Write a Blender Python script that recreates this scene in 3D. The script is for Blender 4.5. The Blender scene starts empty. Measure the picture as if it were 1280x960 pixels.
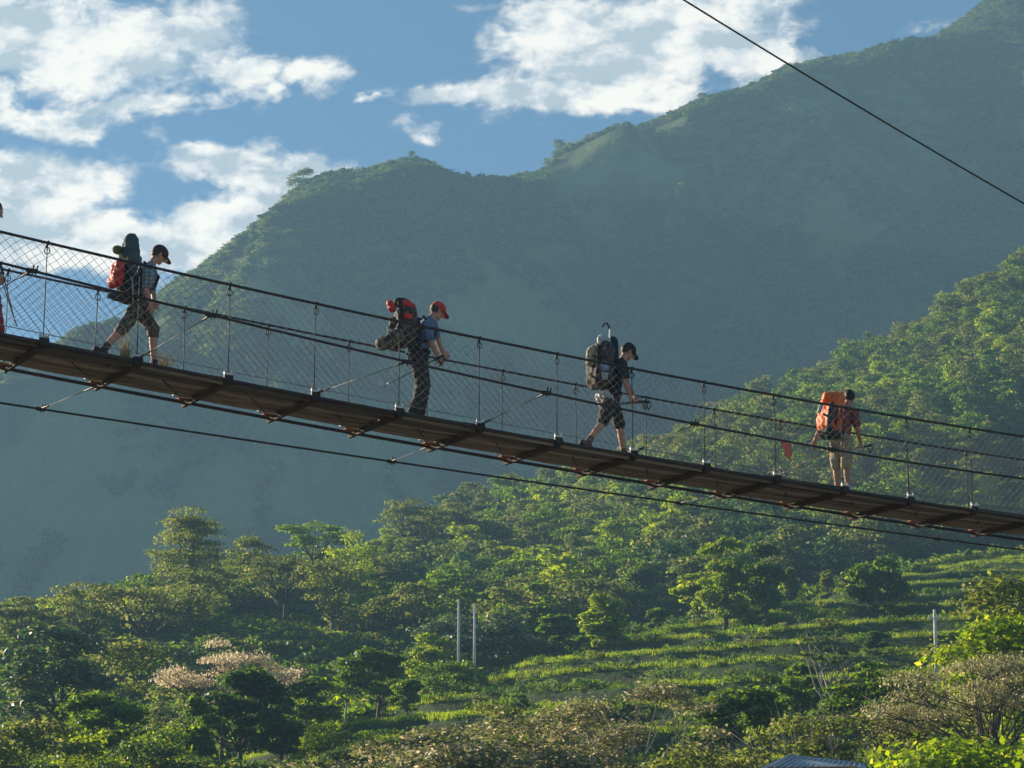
import bpy, math, random
import numpy as np
from mathutils import Vector, Matrix, noise as mnoise
R = math.radians
random.seed(7); RNG = np.random.default_rng(7)

# ------------------------------------------------------------------ camera, world, sun, exposure
scn = bpy.context.scene
COL = scn.collection
F = 3000.0; CX = 640.0; CY = 480.0
PITCH = math.atan((1170 - 480) / F)
CP, SP = math.cos(PITCH), math.sin(PITCH)
cam_d = bpy.data.cameras.new('camera'); cam = bpy.data.objects.new('camera', cam_d); COL.objects.link(cam)
cam_d.sensor_width = 36; cam_d.lens = 36 * F / 1280; cam_d.clip_end = 20000; cam_d.clip_start = 0.1
cam.location = (0, 0, 0); cam.rotation_euler = (math.pi / 2 + PITCH, 0, 0)
scn.camera = cam
SUN_EL, SUN_AZ = 19.0, -55.0          # azimuth measured from +Y (view) towards +X; negative = left, a little behind the scene
vs = scn.view_settings
vs.view_transform = 'Standard'; vs.look = 'None'; vs.gamma = 1; vs.use_curve_mapping = False
vs.exposure = 1.45
sd = bpy.data.lights.new('sun', 'SUN'); sun = bpy.data.objects.new('sun', sd); COL.objects.link(sun)
sd.energy = 5.0; sd.angle = R(0.6); sd.color = (1.0, 0.85, 0.62)
sv = Vector((math.sin(R(SUN_AZ)) * math.cos(R(SUN_EL)), math.cos(R(SUN_AZ)) * math.cos(R(SUN_EL)), math.sin(R(SUN_EL))))
sun.rotation_euler = sv.to_track_quat('Z', 'Y').to_euler()
scn.render.engine = 'CYCLES'
cy = scn.cycles
cy.use_denoising = True
cy.max_bounces = 6; cy.diffuse_bounces = 2; cy.glossy_bounces = 2; cy.transmission_bounces = 3; cy.volume_bounces = 0
cy.transparent_max_bounces = 8
cy.use_adaptive_sampling = True; cy.adaptive_threshold = 0.02
try: cy.volume_step_rate = 4
except Exception: pass

def ray(px, py):
    a = (px - CX) / F; b = (CY - py) / F
    return np.array([a, CP - b * SP, SP + b * CP])
def at(px, py, Y):
    r = ray(px, py); return r * (Y / r[1])

# ---------------------------------------------------------------- node helpers
class NT:
    def __init__(s, tree): s.t = tree; s.n = tree.nodes; s.l = tree.links
    def node(s, typ, **kw):
        n = s.n.new(typ)
        for k, v in kw.items(): setattr(n, k, v)
        return n
    def put(s, sock, v):
        if isinstance(v, bpy.types.NodeSocket): s.l.new(v, sock)
        elif v is not None: sock.default_value = v
    def math(s, op, a, b=None, c=None, clamp=False):
        n = s.node('ShaderNodeMath', operation=op); n.use_clamp = clamp
        s.put(n.inputs[0], a); s.put(n.inputs[1], b)
        if c is not None: s.put(n.inputs[2], c)
        return n.outputs[0]
    def mix(s, f, a, b, blend='MIX'):
        n = s.node('ShaderNodeMix', data_type='RGBA', blend_type=blend)
        s.put(n.inputs[0], f); s.put(n.inputs[6], a); s.put(n.inputs[7], b)
        return n.outputs[2]
    def noise(s, vec, scale, detail=4, rough=0.55, dist=0.0):
        n = s.node('ShaderNodeTexNoise'); s.put(n.inputs['Vector'], vec)
        n.inputs['Scale'].default_value = scale; n.inputs['Detail'].default_value = detail
        n.inputs['Roughness'].default_value = rough; n.inputs['Distortion'].default_value = dist
        return n.outputs[0]
    def ramp(s, f, stops):
        n = s.node('ShaderNodeValToRGB'); e = n.color_ramp.elements
        while len(e) < len(stops): e.new(0.5)
        for i, (p, c) in enumerate(stops):
            e[i].position = p; e[i].color = (*c, 1) if len(c) == 3 else c
        s.put(n.inputs[0], f); return n.outputs[0]
    def rng(s, v, a, b, c=0.0, d=1.0, smooth=False):
        n = s.node('ShaderNodeMapRange'); 
        if smooth: n.interpolation_type = 'SMOOTHSTEP'
        s.put(n.inputs[0], v)
        for i, x in enumerate((a, b, c, d)): n.inputs[1 + i].default_value = x
        return n.outputs[0]

MATS = {}
def newmat(name):
    m = bpy.data.materials.new(name); m.use_nodes = True
    t = NT(m.node_tree); t.n.clear()
    out = t.node('ShaderNodeOutputMaterial')
    MATS[name] = m
    return m, t, out
def bsdf(t, out, color, rough=0.7, metal=0.0, bump=None, bdist=0.01, bstr=0.6, spec=0.4):
    b = t.node('ShaderNodeBsdfPrincipled')
    t.put(b.inputs['Base Color'], color); t.put(b.inputs['Roughness'], rough); t.put(b.inputs['Metallic'], metal)
    b.inputs['Specular IOR Level'].default_value = spec
    if bump is not None:
        bn = t.node('ShaderNodeBump'); bn.inputs['Strength'].default_value = bstr; bn.inputs['Distance'].default_value = bdist
        t.put(bn.inputs['Height'], bump); t.l.new(bn.outputs[0], b.inputs['Normal'])
    t.l.new(b.outputs[0], out.inputs[0])
    return b
def mat_simple(name, c1, c2=None, scale=8, rough=0.75, metal=0.0, bdist=0.004, spec=0.3):
    m, t, out = newmat(name)
    co = t.node('ShaderNodeTexCoord').outputs['Object']
    n = t.noise(co, scale, 5, 0.6)
    c2 = c2 or tuple(x * 0.6 for x in c1)
    c = t.mix(t.rng(n, 0.35, 0.65), (*c1, 1), (*c2, 1))
    bsdf(t, out, c, rough, metal, n, bdist, 0.5, spec)
    return m
def mat_leaf(name, c_dark, c_light, c_alt, trans=0.62, alt=0.15, gloss=0.25, nscale=0.35):
    m, t, out = newmat(name)
    co = t.node('ShaderNodeTexCoord').outputs['Object']
    geo = t.node('ShaderNodeNewGeometry')
    oi = t.node('ShaderNodeObjectInfo')
    n = t.noise(co, nscale, 3, 0.6)
    f = t.math('ADD', t.math('MULTIPLY', n, 0.7), t.math('MULTIPLY', geo.outputs['Random Per Island'], 0.5))
    f = t.math('ADD', f, t.math('MULTIPLY', t.math('SUBTRACT', oi.outputs['Random'], 0.5), 0.35))
    c = t.mix(t.rng(f, 0.3, 0.95), (*c_dark, 1), (*c_light, 1))
    c = t.mix(t.rng(geo.outputs['Random Per Island'], 1 - alt, 1 - alt + 0.02), c, (*c_alt, 1))
    d = t.node('ShaderNodeBsdfPrincipled'); t.put(d.inputs['Base Color'], c); d.inputs['Roughness'].default_value = 0.5
    d.inputs['Specular IOR Level'].default_value = gloss
    tr = t.node('ShaderNodeBsdfTranslucent')
    hs = t.node('ShaderNodeHueSaturation'); hs.inputs['Saturation'].default_value = 1.15; hs.inputs['Value'].default_value = 2.3
    hs.inputs['Hue'].default_value = 0.485
    t.put(hs.inputs['Color'], c); t.l.new(hs.outputs[0], tr.inputs[0])
    mx = t.node('ShaderNodeMixShader'); mx.inputs[0].default_value = trans
    t.l.new(d.outputs[0], mx.inputs[1]); t.l.new(tr.outputs[0], mx.inputs[2]); t.l.new(mx.outputs[0], out.inputs[0])
    return m

# ---------------------------------------------------------------- world: sky with clouds
w = bpy.data.worlds.new('World'); scn.world = w; w.use_nodes = True
t = NT(w.node_tree); t.n.clear()
wo = t.node('ShaderNodeOutputWorld')
sky = t.node('ShaderNodeTexSky', sky_type='NISHITA'); sky.sun_disc = False
sky.sun_elevation = R(SUN_EL); sky.sun_rotation = R(SUN_AZ); sky.altitude = 900; sky.air_density = 1.0; sky.dust_density = 0.4; sky.ozone_density = 2.5
CLOUD_B = 0.74
tc = t.node('ShaderNodeTexCoord'); sx = t.node('ShaderNodeSeparateXYZ'); t.l.new(tc.outputs['Generated'], sx.inputs[0])
gx, gy, gz = sx.outputs
ysafe = t.math('MAXIMUM', gy, 0.05)
u = t.math('DIVIDE', gx, ysafe); v = t.math('DIVIDE', gz, ysafe)
def uv(px, py):
    r = ray(px, py); return r[0] / r[1], r[2] / r[1]
blobs = [(40, 40, 150, 55, 1), (160, 60, 110, 55, 1), (250, 40, 60, 60, .8), (295, 95, 42, 36, .9), (385, 92, 48, 24, .9), (60, 150, 90, 26, .85), (160, 140, 75, 22, .85),
         (20, 235, 120, 42, 1.1), (110, 240, 60, 26, .9), (60, 295, 110, 40, 1.2), (150, 282, 52, 26, .9), (275, 200, 58, 24, .95), (305, 215, 40, 24, .9), (240, 275, 55, 22, .9),
         (220, 310, 140, 40, 1.2), (300, 270, 60, 30, 1.0), (375, 222, 60, 20, 1.0), (340, 260, 80, 40, 1.0), (0, 120, 30, 60, .6),
         (760, 60, 125, 62, 1.3), (870, 45, 95, 60, 1.3), (930, 70, 60, 42, 1.1), (700, 30, 60, 45, 1), (660, 118, 90, 22, 1.0), (790, 118, 90, 22, 1.0), (560, 125, 70, 15, .9),
         (540, 160, 40, 18, .45), (1175, 22, 42, 14, .42), (200, 175, 30, 20, .3), (940, 5, 60, 22, .8), (650, 60, 30, 30, .8), (620, 8, 60, 9, .4), (215, 130, 40, 18, .6), (330, 120, 26, 18, .6), (145, 245, 26, 12, .7), (545, 168, 26, 12, .5), (470, 128, 22, 7, .5), (360, 240, 50, 22, 1.0), (100, 90, 80, 40, .8)]
vec = t.node('ShaderNodeCombineXYZ'); t.l.new(u, vec.inputs[0]); t.put(vec.inputs[1], t.math('MULTIPLY', v, 1.5)); vec = vec.outputs[0]
# domain warp so that the blob outlines break up
wn = t.node('ShaderNodeTexNoise'); t.l.new(vec, wn.inputs['Vector']); wn.inputs['Scale'].default_value = 26; wn.inputs['Detail'].default_value = 5; wn.inputs['Roughness'].default_value = .6
wsx = t.node('ShaderNodeSeparateXYZ'); t.l.new(wn.outputs[1], wsx.inputs[0])
uu = t.math('ADD', u, t.math('MULTIPLY', t.math('SUBTRACT', wsx.outputs[0], 0.5), 0.045))
vv = t.math('ADD', v, t.math('MULTIPLY', t.math('SUBTRACT', wsx.outputs[1], 0.5), 0.03))
acc = None
for (bx, by, rx, ry, wt) in blobs:
    bu, bv = uv(bx, by)
    du = t.math('MULTIPLY', t.math('SUBTRACT', uu, bu), F / rx / 1.05)
    dv = t.math('MULTIPLY', t.math('SUBTRACT', vv, bv), F / ry / 1.05)
    d2 = t.math('ADD', t.math('MULTIPLY', du, du), t.math('MULTIPLY', dv, dv))
    e = t.math('MULTIPLY', t.math('EXPONENT', t.math('MULTIPLY', d2, -0.9)), wt)
    acc = e if acc is None else t.math('MAXIMUM', acc, e)
fine = t.noise(vec, 60, 10, 0.62, 0.3)
mid = t.noise(vec, 22, 6, 0.55)
wide = t.noise(tc.outputs['Generated'], 3.0, 6, 0.6)
front = t.rng(gy, 0.55, 0.8)
rest = t.rng(wide, 0.56, 0.8, 0, 0.6)
acc = t.math('ADD', t.math('MULTIPLY', acc, front), t.math('MULTIPLY', rest, t.math('SUBTRACT', 1.0, front)))
vo = t.node('ShaderNodeVectorMath', operation='ADD'); t.l.new(vec, vo.inputs[0]); vo.inputs[1].default_value = (-0.006, 0.009, 0)
fine_s = t.noise(vo.outputs[0], 60, 10, 0.62, 0.3)
vo2 = t.node('ShaderNodeVectorMath', operation='ADD'); t.l.new(vec, vo2.inputs[0]); vo2.inputs[1].default_value = (-0.014, 0.02, 0)
mid_s = t.noise(vo2.outputs[0], 22, 6, 0.55)
dens = t.math('ADD', acc, t.math('MULTIPLY', t.math('SUBTRACT', fine, 0.5), 1.1))
mask = t.rng(dens, 0.18, 0.70, 0, 1, True)
# sun-side brightness and shade painted in by offset noise; dense middles are greyer
shade = t.math('ADD', t.math('MULTIPLY', t.math('SUBTRACT', fine_s, fine), 1.1), t.math('MULTIPLY', t.math('SUBTRACT', mid_s, mid), 1.6))
shade = t.math('ADD', t.math('ADD', shade, 0.5), t.math('MULTIPLY', t.math('SUBTRACT', dens, 0.8), 0.12))
cc = t.ramp(shade, [(0.30, (1.0, .93, .83)), (0.5, (.78, .76, .74)), (0.75, (.42, .47, .52))])
sat = t.node('ShaderNodeHueSaturation'); sat.inputs['Saturation'].default_value = 1.22; t.l.new(sky.outputs[0], sat.inputs['Color'])
bg1 = t.node('ShaderNodeBackground'); t.l.new(sat.outputs[0], bg1.inputs[0]); bg1.inputs[1].default_value = 0.055
bg2 = t.node('ShaderNodeBackground'); t.l.new(cc, bg2.inputs[0]); bg2.inputs[1].default_value = CLOUD_B
mx = t.node('ShaderNodeMixShader'); t.l.new(mask, mx.inputs[0]); t.l.new(bg1.outputs[0], mx.inputs[1]); t.l.new(bg2.outputs[0], mx.inputs[2])
t.l.new(mx.outputs[0], wo.inputs[0])

# ---------------------------------------------------------------- object helpers
def tag(o, label=None, cat=None, group=None, kind=None):
    if label: o['label'] = label
    if cat: o['category'] = cat
    if group: o['group'] = group
    if kind: o['kind'] = kind
    return o
def empty(name, loc=(0, 0, 0), rz=0):
    o = bpy.data.objects.new(name, None); COL.objects.link(o); o.location = loc; o.rotation_euler = (0, 0, rz); o.empty_display_size = 0.2
    return o
def mkmesh(name, V, Fc, mats=(), smooth=True, midx=None):
    me = bpy.data.meshes.new(name)
    me.from_pydata([tuple(p) for p in V], [], [tuple(f) for f in Fc])
    for m in mats: me.materials.append(m)
    if smooth: me.polygons.foreach_set('use_smooth', [True] * len(me.polygons))
    if midx is not None: me.polygons.foreach_set('material_index', midx)
    me.update(); return me
def link(name, me, parent=None):
    o = bpy.data.objects.new(name, me); COL.objects.link(o)
    if parent is not None: o.parent = parent
    return o
def quads(name, P, mats=(), midx=None, smooth=False):
    """P: (n,4,3) array of free quads -> mesh (fast path)"""
    P = np.asarray(P, dtype=np.float32); n = len(P)
    me = bpy.data.meshes.new(name)
    me.vertices.add(n * 4); me.vertices.foreach_set('co', P.reshape(-1))
    me.loops.add(n * 4); me.loops.foreach_set('vertex_index', np.arange(n * 4, dtype=np.int32))
    me.polygons.add(n); me.polygons.foreach_set('loop_start', np.arange(0, n * 4, 4, dtype=np.int32))
    for m in mats: me.materials.append(m)
    if midx is not None: me.polygons.foreach_set('material_index', np.asarray(midx, dtype=np.int32))
    me.update(calc_edges=True); return me
class MB:
    def __init__(s): s.V = []; s.F = []
    def add(s, V, Fc):
        k = len(s.V); s.V.extend([tuple(p) for p in V]); s.F.extend([tuple(i + k for i in f) for f in Fc])
    def tube(s, pts, r, n=8, cap=True):
        pts = [np.array(p, float) for p in pts]; m = len(pts)
        rs = r if hasattr(r, '__len__') else [r] * m
        V = []; Fc = []; up = np.array([0.0, 0, 1]); prev = None
        for i, p in enumerate(pts):
            d = pts[min(i + 1, m - 1)] - pts[max(i - 1, 0)]; d = d / (np.linalg.norm(d) + 1e-9)
            if prev is None:
                a = np.cross(d, up)
                if np.linalg.norm(a) < 0.1: a = np.cross(d, [1.0, 0, 0])
            else: a = prev - d * (prev @ d)
            a /= np.linalg.norm(a) + 1e-9; b = np.cross(d, a); prev = a
            for k in range(n):
                th = 2 * math.pi * k / n; V.append(p + (a * math.cos(th) + b * math.sin(th)) * rs[i])
        for i in range(m - 1):
            for k in range(n): Fc.append((i * n + k, i * n + (k + 1) % n, (i + 1) * n + (k + 1) % n, (i + 1) * n + k))
        if cap: Fc.append(tuple(range(n - 1, -1, -1))); Fc.append(tuple((m - 1) * n + k for k in range(n)))
        s.add(V, Fc); return s
    def box(s, c, ax, half):
        """c centre, ax 3 axis vectors, half sizes"""
        c = np.array(c, float); ax = [np.array(a, float) for a in ax]
        V = []
        for sx_ in (-1, 1):
            for sy_ in (-1, 1):
                for sz_ in (-1, 1): V.append(c + ax[0] * half[0] * sx_ + ax[1] * half[1] * sy_ + ax[2] * half[2] * sz_)
        s.add(V, [(0, 1, 3, 2), (4, 6, 7, 5), (0, 4, 5, 1), (2, 3, 7, 6), (0, 2, 6, 4), (1, 5, 7, 3)]); return s
    def ell(s, c, ax, rad, nu=16, nv=10):
        c = np.array(c, float); V = []; Fc = []
        ax = [np.array(a, float) for a in ax]
        V.append(c + ax[2] * rad[2])
        for j in range(1, nv):
            ph = math.pi * j / nv
            for i in range(nu):
                th = 2 * math.pi * i / nu
                V.append(c + ax[0] * rad[0] * math.sin(ph) * math.cos(th) + ax[1] * rad[1] * math.sin(ph) * math.sin(th) + ax[2] * rad[2] * math.cos(ph))
        V.append(c - ax[2] * rad[2])
        for i in range(nu): Fc.append((0, 1 + i, 1 + (i + 1) % nu))
        for j in range(nv - 2):
            for i in range(nu): Fc.append((1 + j * nu + i, 1 + (j + 1) * nu + i, 1 + (j + 1) * nu + (i + 1) % nu, 1 + j * nu + (i + 1) % nu))
        L = len(V) - 1
        for i in range(nu): Fc.append((L, 1 + (nv - 2) * nu + (i + 1) % nu, 1 + (nv - 2) * nu + i))
        s.add(V, Fc); return s
    def cap(s, p0, r0, p1, r1, n=14):
        """tapered capsule"""
        p0 = np.array(p0, float); p1 = np.array(p1, float); d = p1 - p0; L = np.linalg.norm(d) + 1e-9; d = d / L
        P = []; Rr = []
        for k in range(5):
            a = math.pi / 2 * (1 - k / 4.0); P.append(p0 - d * r0 * math.sin(a)); Rr.append(max(r0 * math.cos(a), 1e-4))
        for k in range(5):
            a = math.pi / 2 * (k / 4.0); P.append(p1 + d * r1 * math.sin(a)); Rr.append(max(r1 * math.cos(a), 1e-4))
        s.tube(P, Rr, n); return s
    def build(s, name, mat, parent=None, smooth=True):
        me = mkmesh(name, s.V, s.F, [mat] if mat else [], smooth); return link(name, me, parent)
def remesh(o, voxel, smooth_it=3, disp=None):
    m = o.modifiers.new('r', 'REMESH'); m.mode = 'VOXEL'; m.voxel_size = voxel; m.use_smooth_shade = True
    if smooth_it:
        k = o.modifiers.new('s', 'SMOOTH'); k.iterations = smooth_it; k.factor = 0.5
    dg = bpy.context.evaluated_depsgraph_get(); ev = o.evaluated_get(dg)
    me = bpy.data.meshes.new_from_object(ev); o.modifiers.clear(); old = o.data; o.data = me; bpy.data.meshes.remove(old)
    me.polygons.foreach_set('use_smooth', [True] * len(me.polygons))
    if disp:
        for vtx in me.vertices:
            c = vtx.co; q = mnoise.fractal(c * disp[1], 0.8, 2.0, 3)
            vtx.co = c + vtx.normal * q * disp[0]
    me.update()
    return o

# ================================================================ TERRAIN
def cub(xs, ys, kk=(-36, -18, 0, 18, 36)):
    xs = np.array(xs, float); ys = np.array(ys, float)
    def f(x):
        x = np.asarray(x, float)
        # smooth interpolation: average of linear interp over a small window
        return sum(np.interp(x + k, xs, ys) for k in kk) / len(kk)
    return f
yC = cub([-900, -200, 0, 240, 300, 400, 500, 530, 600, 650, 700, 760, 800, 880, 960, 1010, 1060, 1100, 1150, 1200, 1280, 1430, 2200],
         [1120, 1000, 975, 962, 945, 912, 878, 866, 845, 825, 812, 802, 792, 776, 752, 743, 730, 720, 709, 698, 690, 668, 600])
dC = cub([-900, 0, 400, 600, 1000, 1280, 2200], [170, 175, 205, 245, 290, 330, 360])
yB = cub([-900, -200, 0, 100, 200, 300, 400, 480, 600, 700, 800, 920, 1000, 1100, 1200, 1280, 1430, 1700, 2200],
         [900, 830, 800, 785, 760, 745, 728, 700, 655, 638, 600, 532, 500, 458, 402, 352, 290, 180, 60])
dB = cub([-900, -200, 0, 400, 600, 900, 1280, 2200], [330, 330, 340, 400, 520, 570, 620, 700])
yS = cub([-900, -500, -300, -100, 0, 60, 95, 115, 140, 165, 185, 205, 240, 290, 340, 375, 400, 440, 480, 515, 545, 570, 600, 640, 665, 700, 740, 780, 830, 885, 920, 950, 985, 1020, 1075, 1100, 1140, 1175, 1200, 1225, 1280, 1450, 1700, 2200],
         [700, 600, 530, 480, 458, 436, 412, 400, 402, 398, 385, 362, 342, 305, 262, 232, 220, 214, 206, 200, 205, 214, 220, 218, 208, 186, 168, 155, 146, 122, 114, 104, 84, 76, 66, 56, 54, 42, 26, 8, -35, -60, -60, -60], (-10, 0, 10))
dS = cub([-900, 0, 200, 500, 800, 1280, 2200], [1150, 1150, 1230, 1330, 1480, 1700, 1900])

def fbm(x, y, seed=0, octv=5, sc=1.0):
    """cheap numpy value noise, roughly -0.5 .. 0.5"""
    r = np.random.default_rng(1000 + seed); T = r.random((64, 64)); out = 0; amp = 0.5; x = np.asarray(x, float) * sc; y = np.asarray(y, float) * sc
    for o in range(octv):
        xi = np.floor(x).astype(int); yi = np.floor(y).astype(int); fx = x - xi; fy = y - yi
        fx = fx * fx * (3 - 2 * fx); fy = fy * fy * (3 - 2 * fy)
        g = lambda a, b: T[(a + o * 17) % 64, (b + o * 31) % 64]
        vv_ = (g(xi, yi) * (1 - fx) + g(xi + 1, yi) * fx) * (1 - fy) + (g(xi, yi + 1) * (1 - fx) + g(xi + 1, yi + 1) * fx) * fy
        out = out + (vv_ - 0.5) * amp; amp *= 0.5; x = x * 2.03 + 5.1; y = y * 2.03 + 9.7
    return out
def py2z(py, Y):
    b = (CY - py) / F
    return Y * (SP + b * CP) / (CP - b * SP)
def hill_z(px, Y, detail=True):
    px = np.asarray(px, float); Y = np.asarray(Y, float)
    c, dc, b, db = yC(px), dC(px), yB(px), dB(px)
    nY = [40, 90, 130, None, None, None, None, None, None, 900, 1100]
    N = [(0 * c - 60, 0 * c - 12), (0 * c + 45, 0 * c - 7), (0 * c + 100, py2z(1030 + 0 * c, 100)), (0 * c + 140, py2z(np.maximum(978, c + 25), 140)),
         (dc, py2z(c, dc)), (dc + 22, py2z(c + 14, dc + 22)), (dc + 55, py2z(c + 10, dc + 55)), (db, py2z(b, db)), (db + 50, py2z(b + 35, db + 50)), (0 * c + 900, py2z(b + 190, 900)), (0 * c + 1300, 0 * c + 20)]
    sm = 0
    for k in (-8, -4, 0, 4, 8):
        y = Y + k; z = N[0][1] + 0 * y
        for i in range(len(N) - 1):
            a, za = N[i]; e, ze = N[i + 1]
            tt = np.clip((y - a) / (e - a), 0, 1); z = np.where(y >= a, za + (ze - za) * tt, z)
        sm = sm + z
    z = sm / 5
    X = (px - CX) / F * Y / CP
    # gullies and knolls of the far wooded slope
    far = np.clip((Y - dc - 40) / 80, 0, 1) * np.clip((db + 80 - Y) / 60, 0, 1)
    z = z + far * fbm(X, Y, 1, 4, 1 / 55.) * 16 * np.clip((db - Y) / 60, 0.15, 1)
    if detail:
        near = np.clip((dc + 14 - Y) / 10, 0, 1) * np.clip((Y - 60) / 30, 0, 1)
        zw = z + fbm(X, Y, 2, 3, 1 / 34.) * 6.5 + fbm(X, Y, 5, 3, 1 / 9.) * .9
        step = 3.4; q = zw / step; fr = q - np.floor(q)
        prof = np.where(fr < 0.76, fr * 0.32, 0.2432 + 0.7568 * (lambda s_: s_ * s_ * (3 - 2 * s_))(np.clip((fr - 0.76) / 0.24, 0, 1)))
        z = z + near * ((np.floor(q) + prof) * step - zw) + near * fbm(X, Y, 2, 3, 1 / 34.) * 3.2 * 0.7
        z = z + fbm(X, Y, 3, 4, 1 / 4.) * 0.35 * np.clip((Y - 60) / 30, 0, 1)
    return z
def grid_obj(name, pxs, Ys, zf, mat):
    A, B = np.meshgrid(pxs, Ys, indexing='ij')
    Z = zf(A, B)
    X = (A - CX) / F * (B * CP + Z * SP)
    X = np.where(B < 40, (A - CX) / F * 40 * 1.0 + (A - CX) * .02, X)
    V = np.stack([X, B, Z], -1).reshape(-1, 3)
    n, m = A.shape; i = np.arange(n - 1)[:, None] * m + np.arange(m - 1)[None, :]
    Q = np.stack([i, i + m, i + m + 1, i + 1], -1).reshape(-1, 4)
    me = bpy.data.meshes.new(name); me.vertices.add(len(V)); me.vertices.foreach_set('co', V.astype(np.float32).reshape(-1))
    me.loops.add(Q.size); me.loops.foreach_set('vertex_index', Q.astype(np.int32).reshape(-1))
    me.polygons.add(len(Q)); me.polygons.foreach_set('loop_start', np.arange(0, Q.size, 4, dtype=np.int32))
    me.polygons.foreach_set('use_smooth', [True] * len(Q)); me.materials.append(mat); me.update(calc_edges=True)
    return tag(link(name, me), kind='structure')

m_ground, t, out = newmat('hillside_grass')
co = t.node('ShaderNodeTexCoord').outputs['Object']
n1 = t.noise(co, 0.12, 5, 0.6); n2 = t.noise(co, 1.3, 6, 0.65)
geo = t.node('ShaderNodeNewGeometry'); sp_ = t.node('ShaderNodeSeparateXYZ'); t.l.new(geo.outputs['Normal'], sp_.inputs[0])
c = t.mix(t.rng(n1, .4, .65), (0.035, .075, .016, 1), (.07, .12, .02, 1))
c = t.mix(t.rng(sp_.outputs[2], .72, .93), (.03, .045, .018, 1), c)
c = t.mix(t.rng(n2, .62, .72, 0, .6), c, (.10, .085, .04, 1))
sg_ = t.node('ShaderNodeSeparateXYZ'); t.l.new(co, sg_.inputs[0])
c = t.mix(t.rng(sg_.outputs[1], 62, 88), t.mix(n2, (.16, .15, .13, 1), (.26, .24, .21, 1)), c)   # unseen stony bed added so its bounce light warms the deck underside
bsdf(t, out, c, 0.9, 0, n2, 0.25, 0.9, 0.1)
pxs = np.concatenate([np.linspace(-420, -160, 30), np.arange(-150, 1450, 4.0), np.linspace(1460, 1750, 30)])
Ys = np.concatenate([[-300, -150, -60, 0, 40, 50], np.arange(60, 350, 0.8), np.arange(352, 760, 4.0), np.arange(770, 1300, 25)])
grid_obj('hillside', pxs, Ys, hill_z, m_ground)

m_mtn, t, out = newmat('mountain_forest')
co = t.node('ShaderNodeTexCoord').outputs['Object']
n1 = t.noise(co, 0.006, 6, 0.6); n2 = t.noise(co, 0.06, 6, 0.7); n3 = t.noise(co, 0.02, 5, .6)
c = t.mix(t.rng(n2, .38, .62), (.010, .024, .010, 1), (.045, .08, .028, 1))
c = t.mix(t.rng(n1, .48, .56, 0, .9), c, t.mix(n2, (.10, .15, .05, 1), (.26, .30, .13, 1)))
c = t.mix(t.rng(n3, .64, .70, 0, .5), c, (.13, .12, .08, 1))
bsdf(t, out, c, 0.95, 0, n2, 14.0, 1.0, 0.05)
def mtn_z(px, Y):
    s, d = yS(px) + 9 - 17 * np.exp(-((px - 505) / 55.0) ** 2), dS(px)
    zs = py2z(s, d); base = 880.0
    tt = (Y - base) / (d - base)
    up = -25 + (zs + 25) * np.clip(tt, -0.3, 1) ** 1.0
    dn = zs - (Y - d) * 0.75
    z = np.where(Y < d, np.where(tt < 0, -25 + tt * 60, -25 + (zs + 25) * (np.where(tt < .84, tt / .84 * .93, .93 + .07 * np.clip((tt - .84) / .16, 0, 1) ** .9))), np.maximum(dn, -30))
    X = (px - CX) / F * Y / CP
    env = np.clip(tt, 0, 1) * np.clip((1 - tt) * 2.4 - .05, 0.02, 1)
    env = np.where(Y > d, 0.035, env)
    rid = fbm(X + Y * .3, Y * .45, 11, 4, 1 / 190.)
    rid = -np.abs(rid) * 2 + .2
    wv_ = (X + .55 * (Y - 880) + fbm(X, Y, 14, 3, 1 / 260.) * 330) / 150.
    tri = np.abs(wv_ - np.floor(wv_) - .5) * 2; wv2 = (X - .25 * (Y - 880) + fbm(X, Y, 15, 3, 1 / 140.) * 200) / 71.
    tri2 = np.abs(wv2 - np.floor(wv2) - .5) * 2; ct = np.clip(tt, 0, 1)
    z = z + np.clip(4 * ct * (1 - ct), 0, 1) * np.clip((.93 - ct) * 5, 0, 1) * ((tri - .5) * 46 + (tri2 - .5) * 17)
    z = z + env * (rid * 100 + fbm(X, Y, 12, 5, 1 / 60.) * 48) + np.clip(tt, 0, 1) * fbm(X, Y, 13, 4, 1 / 11.) * 6
    return z
pxm = np.concatenate([np.linspace(-420, -130, 40), np.arange(-120, 1420, 4.0), np.linspace(1430, 1750, 40)])
Ym = np.concatenate([np.arange(870, 1990, 5.0)])
grid_obj('mountain', pxm, Ym, mtn_z, m_mtn)

# ---------------------------------------------------------------- haze
HAZE_D = 0.00043
hz = MB(); hz.box((60, 845, 430), [(1, 0, 0), (0, 1, 0), (0, 0, 1)], (690, 1165, 450))
m_h = bpy.data.materials.new('haze'); m_h.use_nodes = True; th = NT(m_h.node_tree); th.n.clear()
ho = th.node('ShaderNodeOutputMaterial'); pv = th.node('ShaderNodeVolumePrincipled')
pv.inputs['Color'].default_value = (.235, .435, .63, 1); pv.inputs['Density'].default_value = HAZE_D; pv.inputs['Anisotropy'].default_value = 0.0
th.l.new(pv.outputs[0], ho.inputs['Volume'])
tag(hz.build('haze', m_h, smooth=False), kind='stuff')

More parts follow.
